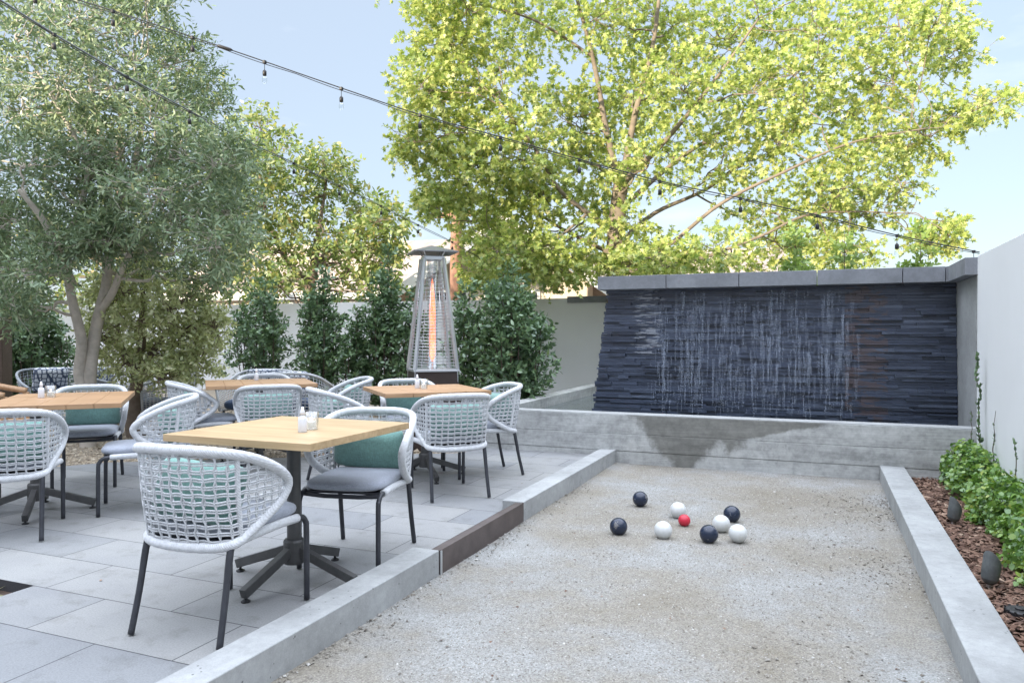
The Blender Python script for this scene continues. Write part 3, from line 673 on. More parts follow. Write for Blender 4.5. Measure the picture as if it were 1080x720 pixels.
# ------------------------------------------------------------------ patio heater
hp = at(456, 352, 8.25)
t = empty('patio_heater', (hp[0],hp[1],-.02), R_(22.4+17), 'tall pyramid patio heater with an orange flame in its glass tube', 'heater')
MB().hexa([(-.27,-.27,0),(.27,-.27,0),(.27,.27,0),(-.27,.27,0)],[(-.235,-.235,.84),(.235,-.235,.84),(.235,.235,.84),(-.235,.235,.84)]).build('base_cabinet', M['heaterbox'], t, bevel=.006)
MB().box(-.25,.25,-.25,.25,.841,.865).build('tray', M['steel'], t, bevel=.003)
for sx in (-1,1):
    for sy in (-1,1): MB().bar((sx*.238,sy*.238,.0),(sx*.232,sy*.232,.866),.012,.012).bar((sx*.232,sy*.232,.866),(sx*.105,sy*.105,2.08),.033,.033).build('corner_post', M['steel'], t, bevel=.003)
for k in range(4):
    gm = MB(); a_ = k*PI/2
    for i in range(30):
        z_ = .90+i*.0345 if i < 22 else .90+22*.0345+(i-22)*.045; wv = .228-(z_-.866)*(.127/1.214)
        if k % 2 and False: continue
        gm.tube([(-wv,-wv,z_),(wv,-wv,z_)], .003, 5)
    for xx in (-.35,.35):
        gm.tube([(xx*.228,-.229,.87),(xx*.12,-.122,1.9)], .0032, 5)
    gm.xf(Matrix.Rotation(a_,4,'Z')); gm.build('wire_guard', M['steel'], t, smooth=True)
MB().lathe([(.055,.867),(.055,2.06),(.052,2.06),(.052,.867)], 24).build('glass_tube', M['glass'], t, smooth=True)
MB().lathe([(.010,.95),(.030,1.0),(.038,1.15),(.033,1.35),(.036,1.5),(.024,1.68),(.012,1.8),(.002,1.86)], 16).build('flame', M['flame'], t, smooth=True)
MB().box(-.11,.11,-.11,.11,2.06,2.10).build('top_collar', M['steel'], t, bevel=.003)
for sx in (-1,1):
    for sy in (-1,1): MB().tube([(sx*.09,sy*.09,2.10),(sx*.12,sy*.12,2.16)], .008, 6).build('hood_support', M['steel'], t)
hd = MB(); a_ = .245
hd.add([(-a_,-a_,2.145),(a_,-a_,2.145),(a_,a_,2.145),(-a_,a_,2.145),(0,0,2.225),(-a_,-a_,2.135),(a_,-a_,2.135),(a_,a_,2.135),(-a_,a_,2.135),(0,0,2.222)],
       [(0,1,4),(1,2,4),(2,3,4),(3,0,4),(6,5,9),(7,6,9),(8,7,9),(5,8,9),(0,5,6,1),(1,6,7,2),(2,7,8,3),(3,8,5,0)])
hd.build('hood', M['hood'], t)

# ------------------------------------------------------------------ bocce balls
def ball(x, y, r, mat, lab, grp):
    m = MB(); nu, nv = 32, 18; vs = []
    for j in range(nv+1):
        ph = -PI/2+PI*j/nv
        for i in range(nu): th = 2*PI*i/nu; vs.append((r*math.cos(ph)*math.cos(th), r*math.cos(ph)*math.sin(th), r*math.sin(ph)))
    m.add(vs, [(j*nu+i, j*nu+(i+1)%nu, (j+1)*nu+(i+1)%nu, (j+1)*nu+i) for j in range(nv) for i in range(nu)])
    o = m.build('bocce_ball' if r > .04 else 'target_ball', M[mat], None, smooth=True, loc=(x,y,cz+r-.004)); o.rotation_euler = (x*9,y*7,x+y); tag(o, lab, 'ball', grp)
WG, NG = 'white bocce balls', 'navy bocce balls'
for x, y, c, lab in ((-1.250,5.60,'n','navy ball lying farthest back and left, alone on the court'),(-1.20,4.74,'n','navy ball nearest the left kerb, level with the white one'),
    (-.915,4.76,'w','white ball alone, left of the red ball'),(-.92,5.34,'w','white ball just behind the small red ball'),
    (-.555,5.37,'n','navy ball behind the two touching white ones'),(-.592,5.07,'w','white ball between two navy balls'),
    (-.632,4.78,'n','navy ball in front of the group on the right'),(-.465,4.86,'w','white ball rightmost of the group')):
    ball(x, y, .0575, 'ball_navy' if c == 'n' else 'ball_white', lab, NG if c == 'n' else WG)
ball(-.842,5.13,.041,'ball_red','small red target ball touching a white ball',None)

# ------------------------------------------------------------------ bed lights
def bed_light(x, y, lean, lab, s=1):
    t = empty('spot_light', (x,y,-.03), R_(lean), lab, 'garden light', 'angled garden spot lights in the mulch')
    Mx = Matrix.Rotation(R_(8),4,'Y') @ Matrix.Scale(s,4)
    n = 24; b_ = MB(); prof = [(.018,.03),(.030,.042),(.038,.058),(.041,.095)]
    vs = []; fs = []
    for r, z in prof: vs += [(r*math.cos(2*PI*i/n), r*math.sin(2*PI*i/n), z) for i in range(n)]
    vs += [(.041*math.cos(2*PI*i/n), .041*math.sin(2*PI*i/n), .145+.052*math.cos(2*PI*i/n+2.5)) for i in range(n)]
    vs += [(.037*math.cos(2*PI*i/n), .037*math.sin(2*PI*i/n), .142+.048*math.cos(2*PI*i/n+2.5)) for i in range(n)]
    vs += [(.033*math.cos(2*PI*i/n), .033*math.sin(2*PI*i/n), .10) for i in range(n)]
    for k in range(6): fs += [(k*n+i, k*n+(i+1)%n, (k+1)*n+(i+1)%n, (k+1)*n+i) for i in range(n)]
    fs.append(tuple(range(n))[::-1]); fs.append(tuple(6*n+i for i in range(n)))
    b_.add(vs, fs).xf(Mx).build('lamp_housing', M['lampmetal'], t, smooth=False)
    MB().lathe([(.010,-.02),(.010,.03),(.016,.032),(.016,.036)], 12).xf(Mx).build('stem', M['steel'], t)
bed_light(.815,5.62,0,'small angled spot light farther away, near the end of the mulch bed')
bed_light(.775,4.28,15,'larger looking angled spot light beside the near end of the hedge')
t = empty('junction_box', (.835,3.92,-.035), 0, 'round black ribbed junction box lying in the mulch', 'junction box')
MB().lathe([(.054,0),(.060,.004),(.060,.036),(.054,.041)], 24).build('case', M['black'], t, bevel=.001)
rb = MB()
for k in range(12): a_ = k*PI/6; rb.bar((.061*math.cos(a_),.061*math.sin(a_),.002),(.061*math.cos(a_),.061*math.sin(a_),.043),.008,.006,(math.cos(a_),math.sin(a_),0))
rb.lathe([(.022,.041),(.022,.048),(.017,.050)], 12); rb.build('ribs', M['black'], t)

# ------------------------------------------------------------------ foliage
STAR = np.array([(0,-.05),(.16,.10),(.46,.02),(.30,.28),(.50,.58),(.18,.52),(0,1.0),(-.18,.52),(-.50,.58),(-.30,.28),(-.46,.02),(-.16,.10)])
OVAL = np.array([(0,0),(.20,.22),(.24,.52),(.13,.82),(0,1.0),(-.13,.82),(-.24,.52),(-.20,.22)])
LANCE = np.array([(0,0),(.13,.35),(.11,.70),(0,1.0),(-.11,.70),(-.13,.35)])
NEEDLE = np.array([(0,0),(.10,.45),(0,1.0),(-.10,.45)])
def unit(a): return a/(np.linalg.norm(a, axis=-1, keepdims=True)+1e-9)
def leaf_mesh(name, base, dirs, size, outline, mat, parent, flatup=.3, cup=.15, tone_bias=None):
    n = len(base); d = unit(dirs); r = rng.normal(0,1,(n,3)); r[:,2] += flatup*3
    nm = unit(r-d*np.sum(r*d,1)[:,None]); sd = np.cross(d, nm)
    K = len(outline); sz = size*rng.uniform(.65,1.25,n)
    ox = outline[:,0]; oy = outline[:,1]; oz = cup*np.abs(ox)-cup*.6*oy**2
    V = base[:,None,:]+sz[:,None,None]*(ox[None,:,None]*sd[:,None,:]+oy[None,:,None]*d[:,None,:]+oz[None,:,None]*nm[:,None,:])
    tn = np.clip(rng.beta(2,2.2,n)+(tone_bias if tone_bias is not None else 0), 0, 1)
    return np_mesh(name, V, K, mat, parent, tn)
def twig_leaves(st, dr, L, nl, spread=.8, droop=.15):
    """leaves along twigs -> bases, directions, twig index"""
    n = len(st); tt = (np.arange(nl)+.5)/nl
    D = unit(dr); rp = unit(np.cross(D, rng.normal(0,1,(n,3)))); rq = np.cross(D, rp)
    B = st[:,None,:]+D[:,None,:]*(L[:,None]*tt[None])[...,None]; B[...,2] -= droop*L[:,None]*tt[None]**2
    ph = (np.arange(nl)*2.4)[None,:]+rng.uniform(0,6,(n,1)); 
    side = np.cos(ph)[...,None]*rp[:,None,:]+np.sin(ph)[...,None]*rq[:,None,:]
    LD = D[:,None,:]*(1-spread*.5)+side*spread; LD[...,2] -= droop
    LD += rng.normal(0,.15,LD.shape)
    return B.reshape(-1,3), LD.reshape(-1,3)
def clump_twigs(c, rad, n, out=.8, up=.3, bias=.45):
    v = unit(rng.normal(0,1,(n,3))); rr = rng.uniform(0,1,n)**bias
    st = np.array(c)+v*rr[:,None]*np.array(rad); dr = v*out+rng.normal(0,.45,(n,3)); dr[:,2] += up
    return st, dr
def wiggle(a, b, n=6, k=.08, q=random):
    a = np.array(a); b = np.array(b); L = np.linalg.norm(b-a); P = [a+(b-a)*i/n for i in range(n+1)]
    return catmull([p+np.array([q.uniform(-1,1) for _ in range(3)])*L*k*(0 if i in (0,n) else 1) for i, p in enumerate(P)], 3)
def tree(name, label, cat, loc, limbs, clumps, leafm, barkm, outline, size, per, nl, tw, up=.3, droop=.15, group=None, sub=6, spread=.8, flatup=.3, bias=.45, twigr=.004, attach=None, fade=None, out=.8):
    """limbs: list of (points, r0, r1) in world space; clumps: (centre, radii, density)"""
    t = empty(name, (0,0,0), label=label, cat=cat, group=group); q = random.Random(len(clumps)*7+3)
    t.location = loc; off = np.array(loc)
    wood = MB(); nodes = []
    for pts, r0, r1 in limbs:
        P = catmull([np.array(p)-off for p in pts], 6); rr = np.linspace(r0, r1, len(P)); wood.tube(P, rr, 10)
        for p_, r_ in zip(P[len(P)//3:], rr[len(P)//3:]): nodes.append((p_, r_))
    SB, SD, SL = [], [], []
    for c, rad, dens in clumps:
        c = np.array(c)-off; rad = np.array(rad)
        cand = sorted(nodes, key=lambda nd: np.linalg.norm(nd[0]-c)+max(0, nd[0][2]-c[2])*1.0)[:3]; nd = q.choice(cand)
        br = wiggle(nd[0], c, 5, .07, q); r0 = min(nd[1]*.6, .012+.012*np.linalg.norm(nd[0]-c)); wood.tube(br, np.linspace(r0, .008, len(br)), 6)
        for k in range(sub):
            e = c+unit(np.array([q.gauss(0,1), q.gauss(0,1), q.gauss(.3,1)]))*rad*q.uniform(.6,.95); s0 = br[-1-q.randrange(4)]
            wood.tube(wiggle(s0, e, 4, .08, q), np.linspace(.009,.003,13), 5)
        n = int(per*dens); st, dr = clump_twigs(c, rad, n, out, up, bias); SB.append(st); SD.append(dr); SL.append(rng.uniform(.6,1.3,n)*tw)
    st = np.concatenate(SB); dr = np.concatenate(SD); L = np.concatenate(SL)
    for i in range(0, len(st), 3):
        D = dr[i]/np.linalg.norm(dr[i]); wood.tube([st[i]-D*.08, st[i]+D*L[i]*.5, st[i]+D*L[i]*.95-np.array([0,0,droop*L[i]])], [twigr, twigr*.7, twigr*.4], 3, cap=False)
    wood.build('trunk', barkm, t, smooth=True)
    B, LD = twig_leaves(st, dr, L, nl, spread, droop)
    leaf_mesh('crown', B, LD, size, outline, leafm, t, flatup)
    return t
# --- the big maple behind the fountain
def A(u, v, d): return tuple(at(u, v, d))
q = random.Random(21); cl = []
spec = [ # u, v, ru, rv(px at 13), density
 (468,40,45,50,1),(458,95,38,40,1),(500,20,60,45,1),(560,15,60,45,1),(480,130,50,45,1),(520,90,60,45,1),(505,180,50,40,1),(500,228,45,30,1),(540,150,55,45,1),(555,210,50,38,1),
 (540,262,45,28,1),(600,130,45,45,.9),(585,270,45,25,1),(640,30,55,45,1),(660,90,55,45,1),(625,180,50,40,.9),(700,30,55,50,1),(720,100,55,45,1),(690,160,50,40,.8),(640,240,40,28,.6),
 (760,40,60,50,1),(790,110,60,45,1),(750,170,50,38,.7),(820,30,60,50,1),(850,90,60,45,1),(820,160,55,38,.8),(880,40,55,45,.95),(900,120,55,42,.8),(940,30,50,45,.9),(930,90,45,35,.7),
 (985,20,45,35,.75),(1000,60,35,25,.5),(880,180,50,30,.7),(930,160,45,28,.65),(975,150,42,24,.6),(1010,125,35,20,.5),(1045,110,28,18,.5),(900,225,45,25,.6),(850,215,40,28,.6),(800,230,45,28,.6),
 (760,265,45,22,.8),(700,265,45,24,.9),(830,270,45,20,.7),(880,270,40,18,.6),(945,200,35,18,.4),(985,245,26,10,.4),(1010,238,16,8,.3),(450,-40,60,50,1),(540,-50,70,50,1),(650,-50,70,50,1),(760,-50,70,50,1),(870,-50,70,50,1),(960,-50,60,45,.8),
 (600,278,46,14,.8),(670,278,40,12,.8),(520,300,30,14,.6),(440,160,22,22,.5),(470,205,28,20,.6)]
for (u,v,a_,b_,dn) in spec:
    for k in range(2):
        d = 13.2+q.uniform(-2.0,2.0)*(1 if k else .6); s = d/787
        cl.append((A(u+q.uniform(-14,14), v+q.uniform(-12,12), d), (a_*s*.9, a_*s*.85, b_*s*.88), dn*(.88 if u > 740 else 1.12)))
bl = A(655,300,13.2); base = (bl[0], bl[1], -.1)
limbs = [([base, A(652,300,13.2), A(650,245,13.2), A(655,190,13.2)], .24, .12),
 ([A(655,200,13.2),A(640,140,13.0),A(625,60,12.9),A(600,-30,12.8)], .13, .04),([A(655,200,13.2),A(670,120,13.3),A(690,40,13.2),A(700,-60,13.2)], .13, .04),
 ([A(650,250,13.2),A(620,225,12.8),A(590,200,12.5),A(560,150,12.2),A(520,100,12)], .10, .03),([A(650,270,13.2),A(610,250,13.4),A(575,230,13.6),A(530,190,13.8)], .08, .025),
 ([A(655,195,13.2),A(700,150,12.9),A(750,90,12.7),A(800,20,12.5)], .11, .03),([A(660,215,13.3),A(720,165,13.8),A(790,120,14),A(860,60,14)], .09, .025),
 ([A(652,280,13.2),A(700,262,12.6),A(760,215,12.2),A(830,180,12),A(900,150,12),A(980,135,12)], .12, .02),([A(652,290,13.2),A(730,275,12.8),A(800,250,12.6),A(860,225,12.6),A(960,225,12.6)], .11, .02),
 ([A(652,260,13.2),A(690,225,13.9),A(760,190,14.4),A(850,110,14.6),A(940,60,14.6)], .09, .02),([A(620,225,12.8),A(570,262,12.6),A(520,262,12.4)], .05, .02),([A(625,60,12.9),A(560,20,12.9),A(480,0,12.8)], .05, .02)]
limbs = [limbs[0]]+[(a_, b_*(.34 if i in (6,7) else .55), c_*.5) for i, (a_, b_, c_) in enumerate(limbs[1:])]
tree('maple_tree', 'large yellow green maple with star shaped leaves behind the water wall', 'tree', base, limbs, cl, M['maple'], M['bark_mid'], STAR, .082, 100, 10, .26, .15, .25, sub=6, flatup=.45)
# --- round street tree left of it
q = random.Random(5); cl = []
for (u,v,a_,b_,dn) in [(270,130,26,22,.5),(285,165,34,28,.8),(315,205,38,30,1),(270,215,36,32,1),(350,190,32,24,.9),(375,225,34,26,1),(335,245,40,28,1),(290,265,38,28,1),(400,235,24,22,.9),(390,268,30,24,1),(345,285,38,24,.8),(300,305,38,20,.7),(260,290,34,26,.9),(385,300,32,18,.7),(250,250,30,30,.9),(410,280,18,20,.8),(255,170,26,30,.8),(345,170,18,14,.5)]:
    for k in range(2):
        d = 17+q.uniform(-1.3,1.3); s = d/787; cl.append((A(u+q.uniform(-8,8), v+q.uniform(-6,6), d), (a_*s, a_*s, b_*s), dn*.9))
b0 = A(325,330,17); base = (b0[0], b0[1], -.1)
limbs = [([base, A(326,320,17), A(330,290,17), A(335,250,17)], .16, .08), ([A(330,300,17),A(300,270,16.8),A(280,220,16.6),A(270,150,16.6)], .07, .02),([A(332,280,17),A(360,250,17.2),A(385,235,17.4)], .06, .02),([A(333,260,17),A(340,220,17),A(345,185,17)], .06, .02)]
tree('street_tree', 'round olive gold tree beyond the white wall, left of the heater', 'tree', base, limbs, cl, M['far'], M['bark_brown'], OVAL, .125, 66, 8, .32, .25, .2, sub=5)
# --- backdrop trees seen through the olive
q = random.Random(6); cl = []
for (u,v,a_,b_,dn) in [(40,300,60,30,1),(110,290,60,36,1),(190,280,50,36,1),(60,240,60,36,1),(150,220,60,40,1),(210,180,40,36,.8),(200,100,36,40,.5),(90,150,60,40,.6),(190,55,22,20,.3)]:
    for k in range(2):
        d = 19+q.uniform(-1.5,1.5); s = d/787; cl.append((A(u+q.uniform(-8,8), v+q.uniform(-6,6), d), (a_*s, a_*s, b_*s), dn))
b0 = A(130,330,19); base = (b0[0], b0[1], -.1)
tree('street_tree', 'yellow leaved tree glimpsed behind the olive tree', 'tree', base, [([base, A(130,320,19), A(128,260,19), A(125,180,19), A(130,100,19)], .2, .05), ([A(130,290,19),A(80,260,19),A(50,230,19)], .09, .03)], cl, M['far'], M['bark_brown'], OVAL, .15, 48, 7, .35, .25, .2, sub=4)
# --- olive tree
q = random.Random(8); cl = []
spec = [(58,264,34,15),(152,264,34,16),(106,262,22,10),(20,30,50,40),(80,20,50,40),(140,30,45,40),(190,70,36,36),(215,115,36,34),(60,80,50,40),(120,90,50,38),(170,130,42,34),(20,120,46,40),(80,140,50,36),(130,160,50,32),(200,165,44,28),(245,175,26,22),(30,180,46,34),(85,200,44,30),(150,200,46,28),(215,205,40,26),(250,225,22,30),(20,235,42,30),(190,245,44,26),(235,262,26,28),(30,285,30,22),(15,320,22,24),(215,290,30,24),(100,-30,60,40),(20,-30,60,40),(-50,60,50,60),(-50,180,50,60),(-40,280,40,50),(160,-15,30,25),(110,235,26,16)]
for (u,v,a_,b_) in spec:
    for k in range(2):
        d = 8.1+q.uniform(-.95,1.1); s = d/787; cl.append((A(u+q.uniform(-8,8), v+q.uniform(-8,8), d), (a_*s*.95, a_*s*.95, b_*s*.95), 1.0))
bo = A(92,352,8.3); base = (bo[0], bo[1], -.05)
limbs = [([base, A(94,440,8.3), A(94,400,8.3), A(99,360,8.3), A(106,325,8.3), A(112,300,8.3),A(116,255,8.2),A(122,220,8.1),A(140,185,8),A(175,165,7.8)], .085, .025),
 ([A(93,425,8.28), A(84,395,8.25), A(86,360,8.2), A(77,320,8.1), A(72,290,8.0), A(74,250,7.9), A(90,200,7.8), A(92,160,7.6)], .068, .02),
 ([A(104,330,8.3), A(118,310,8.2), A(126,290,8.1), A(133,275,8.0), A(150,250,7.9), A(190,220,7.7)], .045, .018),([A(76,300,8.05),A(50,240,7.6),A(20,200,7.3)], .05, .018),([A(118,250,8.2),A(112,180,8.4),A(100,110,8.5),A(90,50,8.5)], .05, .018),
 ([A(92,170,7.7),A(60,110,7.6),A(30,60,7.6)], .03, .012),([A(140,185,8),A(150,120,8),A(140,60,8)], .035, .012)]
tree('olive_tree', 'grey green olive tree with a pale forked trunk at left', 'tree', base, limbs, cl, M['olive'], M['bark_pale'], LANCE, .074, 72, 12, .27, .35, .10, sub=5, spread=.75, flatup=.1, twigr=.0025, out=.5)
# --- variegated small tree
q = random.Random(11); cl = []
for (u,v,a_,b_) in [(150,290,30,26),(120,320,26,26),(180,320,32,28),(150,345,34,24),(110,355,18,20),(190,355,34,24),(165,375,36,18),(205,380,24,18),(125,385,22,16),(200,330,24,26),(130,300,24,22),(180,392,26,10),(225,350,12,18)]:
    for k in range(2):
        d = 9.1+q.uniform(-.6,.6); s = d/787; cl.append((A(u+q.uniform(-5,5), v+q.uniform(-5,5), d), (a_*s, a_*s, b_*s), .9))
bo = A(142,352,9.1); base = (bo[0], bo[1], -.05)
tree('variegated_tree', 'small bushy tree with cream edged leaves beside the olive trunk', 'tree', base, [([base, A(140,440,9.1), A(143,415,9.1), A(146,385,9.1), A(150,350,9.1), A(152,310,9.1)], .10, .04), ([A(145,395,9.1),A(165,365,9.1),A(185,340,9.1)], .05, .02), ([A(143,395,9.1),A(128,365,9.1),A(122,330,9.1)], .05, .02)], cl, M['vari'], M['bark_brown'], OVAL, .060, 62, 9, .17, .3, .1, sub=5, spread=.9)

# --- upright laurel shrubs
def shrub(u, d, halfpx, ytop, lab, n=10, dens=1.0, name='laurel_shrub', mat='laurel', size=.075, grp='dark green laurel shrubs along the white wall', seed=1, zb=.0, spiky=.12):
    q = random.Random(seed*13+int(u)); s = d/787; c = at(u, 352, d); H = EYE+(352-ytop)*s; W = halfpx*s*(.9 if mat == 'laurel' else 1)
    t = empty(name, (c[0],c[1],-.03), label=lab, cat='shrub', group=grp); wood = MB(); SB, SD, SL = [], [], []
    for k in range(n):
        a_ = k*2.4+q.uniform(0,1); rr_ = W*math.sqrt((k+.4)/n)*q.uniform(.75,1.0); hh = H*(1-.50*(rr_/W)**1.6)*q.uniform(.86,1.0) if k else H
        e = np.array([rr_*math.cos(a_), rr_*math.sin(a_), hh]); P = catmull([(0.02*math.cos(a_),.02*math.sin(a_),0),(e[0]*.75,e[1]*.75,hh*.35),(e[0],e[1],hh*.72),tuple(e)], 5)
        wood.tube(P, np.linspace(.016,.003,len(P)), 5)
        m_n = int(54*dens*hh/2); ti = np.array([q.uniform(.06,1)**.8 for _ in range(m_n)]); idx = (ti*(len(P)-1)).astype(int); st = P[idx]
        dr = rng.normal(0,1,(m_n,3)); dr[:,2] = np.abs(dr[:,2])*.5+.55; keep = (1-ti)*.9+spiky
        SB.append(st+dr*np.array([.6,.6,.15])*.19*keep[:,None]*W/.4); SD.append(dr); SL.append(np.full(m_n,.17))
    st = np.concatenate(SB); dr = np.concatenate(SD); L = np.concatenate(SL); st[:,2] = np.maximum(st[:,2], .03)
    for i in range(0, len(st), 3): D = dr[i]/np.linalg.norm(dr[i]); wood.tube([st[i]-D*.06, st[i]+D*.16], [.003,.0015], 3, cap=False)
    wood.build('stems', M['bark_dark'], t, smooth=True); B, LD = twig_leaves(st, dr, L, 8, .75, .0); leaf_mesh('foliage', B, LD, size, OVAL, M[mat], t, .2)
shrub(275,12.2,36,292,'laurel shrub standing alone, leftmost along the white wall',13,1.25,seed=1)
shrub(338,11.8,27,283,'tall laurel shrub behind the right pale lounge chair',13,1.2,seed=2)
shrub(374,11.6,18,326,'short laurel shrub in the gap between two taller ones',9,1.1,seed=3)
shrub(406,11.6,26,262,'tall narrow laurel shrub just left of the heater',12,1.15,seed=4)
shrub(437,11.4,20,300,'laurel shrub seen through the bars of the heater',9,1,seed=5)
shrub(492,10.4,22,300,'narrow laurel shrub close behind the right side of the heater',10,1.1,seed=6)
shrub(537,9.9,48,280,'broad laurel shrub between the heater and the fountain basin',22,1.3,seed=7)
shrub(35,11.0,42,300,'dark laurel shrub behind the left table',18,1.3,seed=8)
shrub(-30,10.5,40,280,'dark laurel shrub at the left edge beside the brown post',14,1.2,seed=9)
# pale shoots above the coping
for u, yt, sd, lb in ((835,238,1,'pale green shoots above the coping, left of three clumps'),(885,244,2,'pale green shoots above the middle of the coping'),(965,236,3,'pale green shoots above the right end of the coping')):
    shrub(u,9.9,26,yt,lb,9,.9,'sapling','sprout',.085,'pale saplings behind the water wall',sd)
# hedge on the right
q = random.Random(4); SB, SD = [], []; hp_ = []
for i in range(15):
    y_ = 7.05-i*.27; w_r = .148+q.uniform(-.02,.03); hgt = .36 if i < 3 else q.uniform(.24,.32); x_ = 1.235-w_r*.62-(.03 if i < 3 else 0)
    t = empty('hedge_plant', (x_,y_,-.03), label='', cat='shrub', group='bright green hedge plants along the right wall')
    hp_.append(t)
    n = 210; v = unit(rng.normal(0,1,(n,3))); v[:,2] = np.abs(v[:,2])*1.0; st = v*(rng.uniform(0,1,n)**.35)[:,None]*np.array([w_r,.19,hgt]); st[:,0] = np.minimum(st[:,0], 1.205-x_)
    dr = v+rng.normal(0,.4,(n,3)); dr[:,2] += .5; dr[:,0] -= .2
    B, LD = twig_leaves(st, dr, np.full(n,.07), 7, 1.0, .05); k_ = B[:,0] < 1.225-x_; leaf_mesh('foliage', B[k_], LD[k_], .034, OVAL*np.array([1.7,1]), M['hedge'], t, .5, .2)
    wd = MB()
    for k in range(9): a_ = k*.7; wd.tube([(0,0,0),(.4*w_r*math.cos(a_),.4*.19*math.sin(a_),hgt*.5),(min(.8*w_r*math.cos(a_),1.2-x_),.8*.19*math.sin(a_),hgt*.85)], [.006,.004,.002], 5)
    wd.build('stems', M['bark_dark'], t, smooth=True)
for i, t in enumerate(hp_):
    t['label'] = 'bright green hedge plant in the corner against the basin' if i == 0 else ('bright green hedge plant in the row along the right white wall' if i not in (1,2) else 'tall bright green hedge plant near the basin corner')
# tall sprigs rising from the hedge
def sprig(x, y, z0, H, lab, sd, dens=60, size=.034):
    q = random.Random(sd); t = empty('climbing_sprig', (x,y,z0), label=lab, cat='plant', group='thin sprigs rising above the hedge')
    P = wiggle((0,0,0),(q.uniform(-.03,.03),q.uniform(-.05,.05),H),8,.02,q); MB().tube(P, np.linspace(.005,.0015,len(P)), 5).build('stem', M['bark_dark'], t, smooth=True)
    ti = rng.uniform(.1,1,dens)**1.3; B = P[(ti*(len(P)-1)).astype(int)]; LD = rng.normal(0,1,(dens,3)); LD[:,2] = np.abs(LD[:,2])+.8; LD[:,0] *= .5
    sc = 1.0; leaf_mesh('leaves', B, LD, size, OVAL, M['laurel'], t, 0)
sprig(1.20,6.93,.25,.83,'tallest thin sprig on the white wall above the hedge corner',1,130,.042); sprig(1.21,6.55,.2,.45,'short dark sprig right of the tallest one',2,24,.024); sprig(1.20,5.75,.18,.36,'small sprig above the middle of the hedge',3,30,.028); sprig(1.17,7.1,.22,.38,'short sprig beside the basin end of the hedge',4,26,.026); sprig(1.20,5.45,.18,.34,'small leafy sprig close to the right edge of the photo',5,34,.028)
# grass in the planting pocket
n = 55; bp = np.stack([rng.uniform(hx0+.02,hx1-.03,n), rng.uniform(hy0+.03,hy1-.03,n), np.full(n,-.055)], 1); LD = rng.normal(0,1,(n,3)); LD[:,2] = np.abs(LD[:,2])*.6+.4
o = leaf_mesh('grass', bp, LD, .075, NEEDLE*np.array([.8,1]), M['straw'], None, 0); tag(o, 'grass blades in the square opening of the paving', kind='stuff')
# fallen leaves on the court
n = 60; bp = np.stack([rng.uniform(-1.85,.48,n), rng.uniform(2.0,7.2,n), np.full(n,cz+.006)], 1); LD = rng.normal(0,1,(n,3)); LD[:,2] *= .15
o = leaf_mesh('fallen_leaves', bp, LD, .016, OVAL*np.array([1.5,1]), M['chips'], None, 3); tag(o, 'tiny fallen leaves on the court', kind='stuff')

n = 46; bp = np.stack([rng.uniform(-6.0,-2.1,n), rng.uniform(1.6,6.2,n), np.full(n,.005)], 1); LD = rng.normal(0,1,(n,3)); LD[:,2] *= .12
o = leaf_mesh('dry_leaves', bp, LD, .017, OVAL*np.array([1.4,1]), M['chips'], None, 3); tag(o, 'tiny dry leaves on the paving', kind='stuff')
# ------------------------------------------------------------------ beyond the wall
def house(name, c, rz, w, d, hw, hr, lab, wins, over=.5):
    t = empty(name, c, R_(rz), lab, 'house'); 
    MB().add([(-w/2,-d/2,-.1),(w/2,-d/2,-.1),(w/2,d/2,-.1),(-w/2,d/2,-.1),(-w/2,-d/2,hw),(w/2,-d/2,hw),(w/2,d/2,hw),(-w/2,d/2,hw),(-w/2,0,hw+hr*.93),(w/2,0,hw+hr*.93)],
      [(0,1,5,4),(2,3,7,6),(1,2,6,9,5),(3,0,4,8,7)]).build('wall', M['cream'], t)
    W = w/2+over; D = d/2+over; dz = hr*over/(d/2)
    r = MB()
    for s in (-1,1):
        a_ = [(-W,s*D,hw-dz),(W,s*D,hw-dz),(W,0,hw+hr),(-W,0,hw+hr)]; b_ = [(x,y,z+.12) for x,y,z in a_]
        r.hexa(a_, b_) if s < 0 else r.hexa(a_[::-1], b_[::-1])
    rf = r.build('roof', M['roof'], t)
    f = MB()
    for s in (-1,1): f.box(-W,W,s*D-.015,s*D+.015,hw-dz-.14,hw-dz+.10)
    for sx in (-1,1):
        for s in (-1,1): f.bar((sx*(W+.012),s*D,hw-dz-.01),(sx*(W+.012),0,hw+hr-.01),.03,.26)
    f.build('fascia', M['trim'], rf)
    for (side, p0, z0, ww, hh) in wins:
        if side == 'f': fr = MB().box(p0-ww/2-.08,p0+ww/2+.08,-d/2-.04,-d/2-.005,z0-.08,z0+hh+.08); pn = MB().box(p0-ww/2,p0+ww/2,-d/2-.055,-d/2-.042,z0,z0+hh)
        else:
            fr = MB().box(w/2+.005,w/2+.04,p0-ww/2-.08,p0+ww/2+.08,z0-.08,z0+hh+.08); pn = MB().box(w/2+.042,w/2+.055,p0-ww/2,p0+ww/2,z0,z0+hh)
        o = fr.build('window', M['trim'], t); pn.build('pane', M['pane'], o)
    return t
c = at(430, 352, 25); house('house', (c[0]-2,c[1]+1.5,0), 8, 11, 7, 2.7, 1.75, 'cream house with tan roof showing behind the heater', [('f',1.2,1.0,1.2,1.2),('f',3.6,1.0,1.2,1.2),('f',-2,1,1.4,1.2)])
c = at(520, 352, 22); house('house', (c[0],c[1]+1.0,0), -68, 7, 4.6, 2.55, 1.55, 'cream gable end house between the heater and the maple', [('f',0,1,1.2,1.1),('s',.2,1.2,1.3,1.1),('s',-1.4,1.2,.8,1.1)], .7)
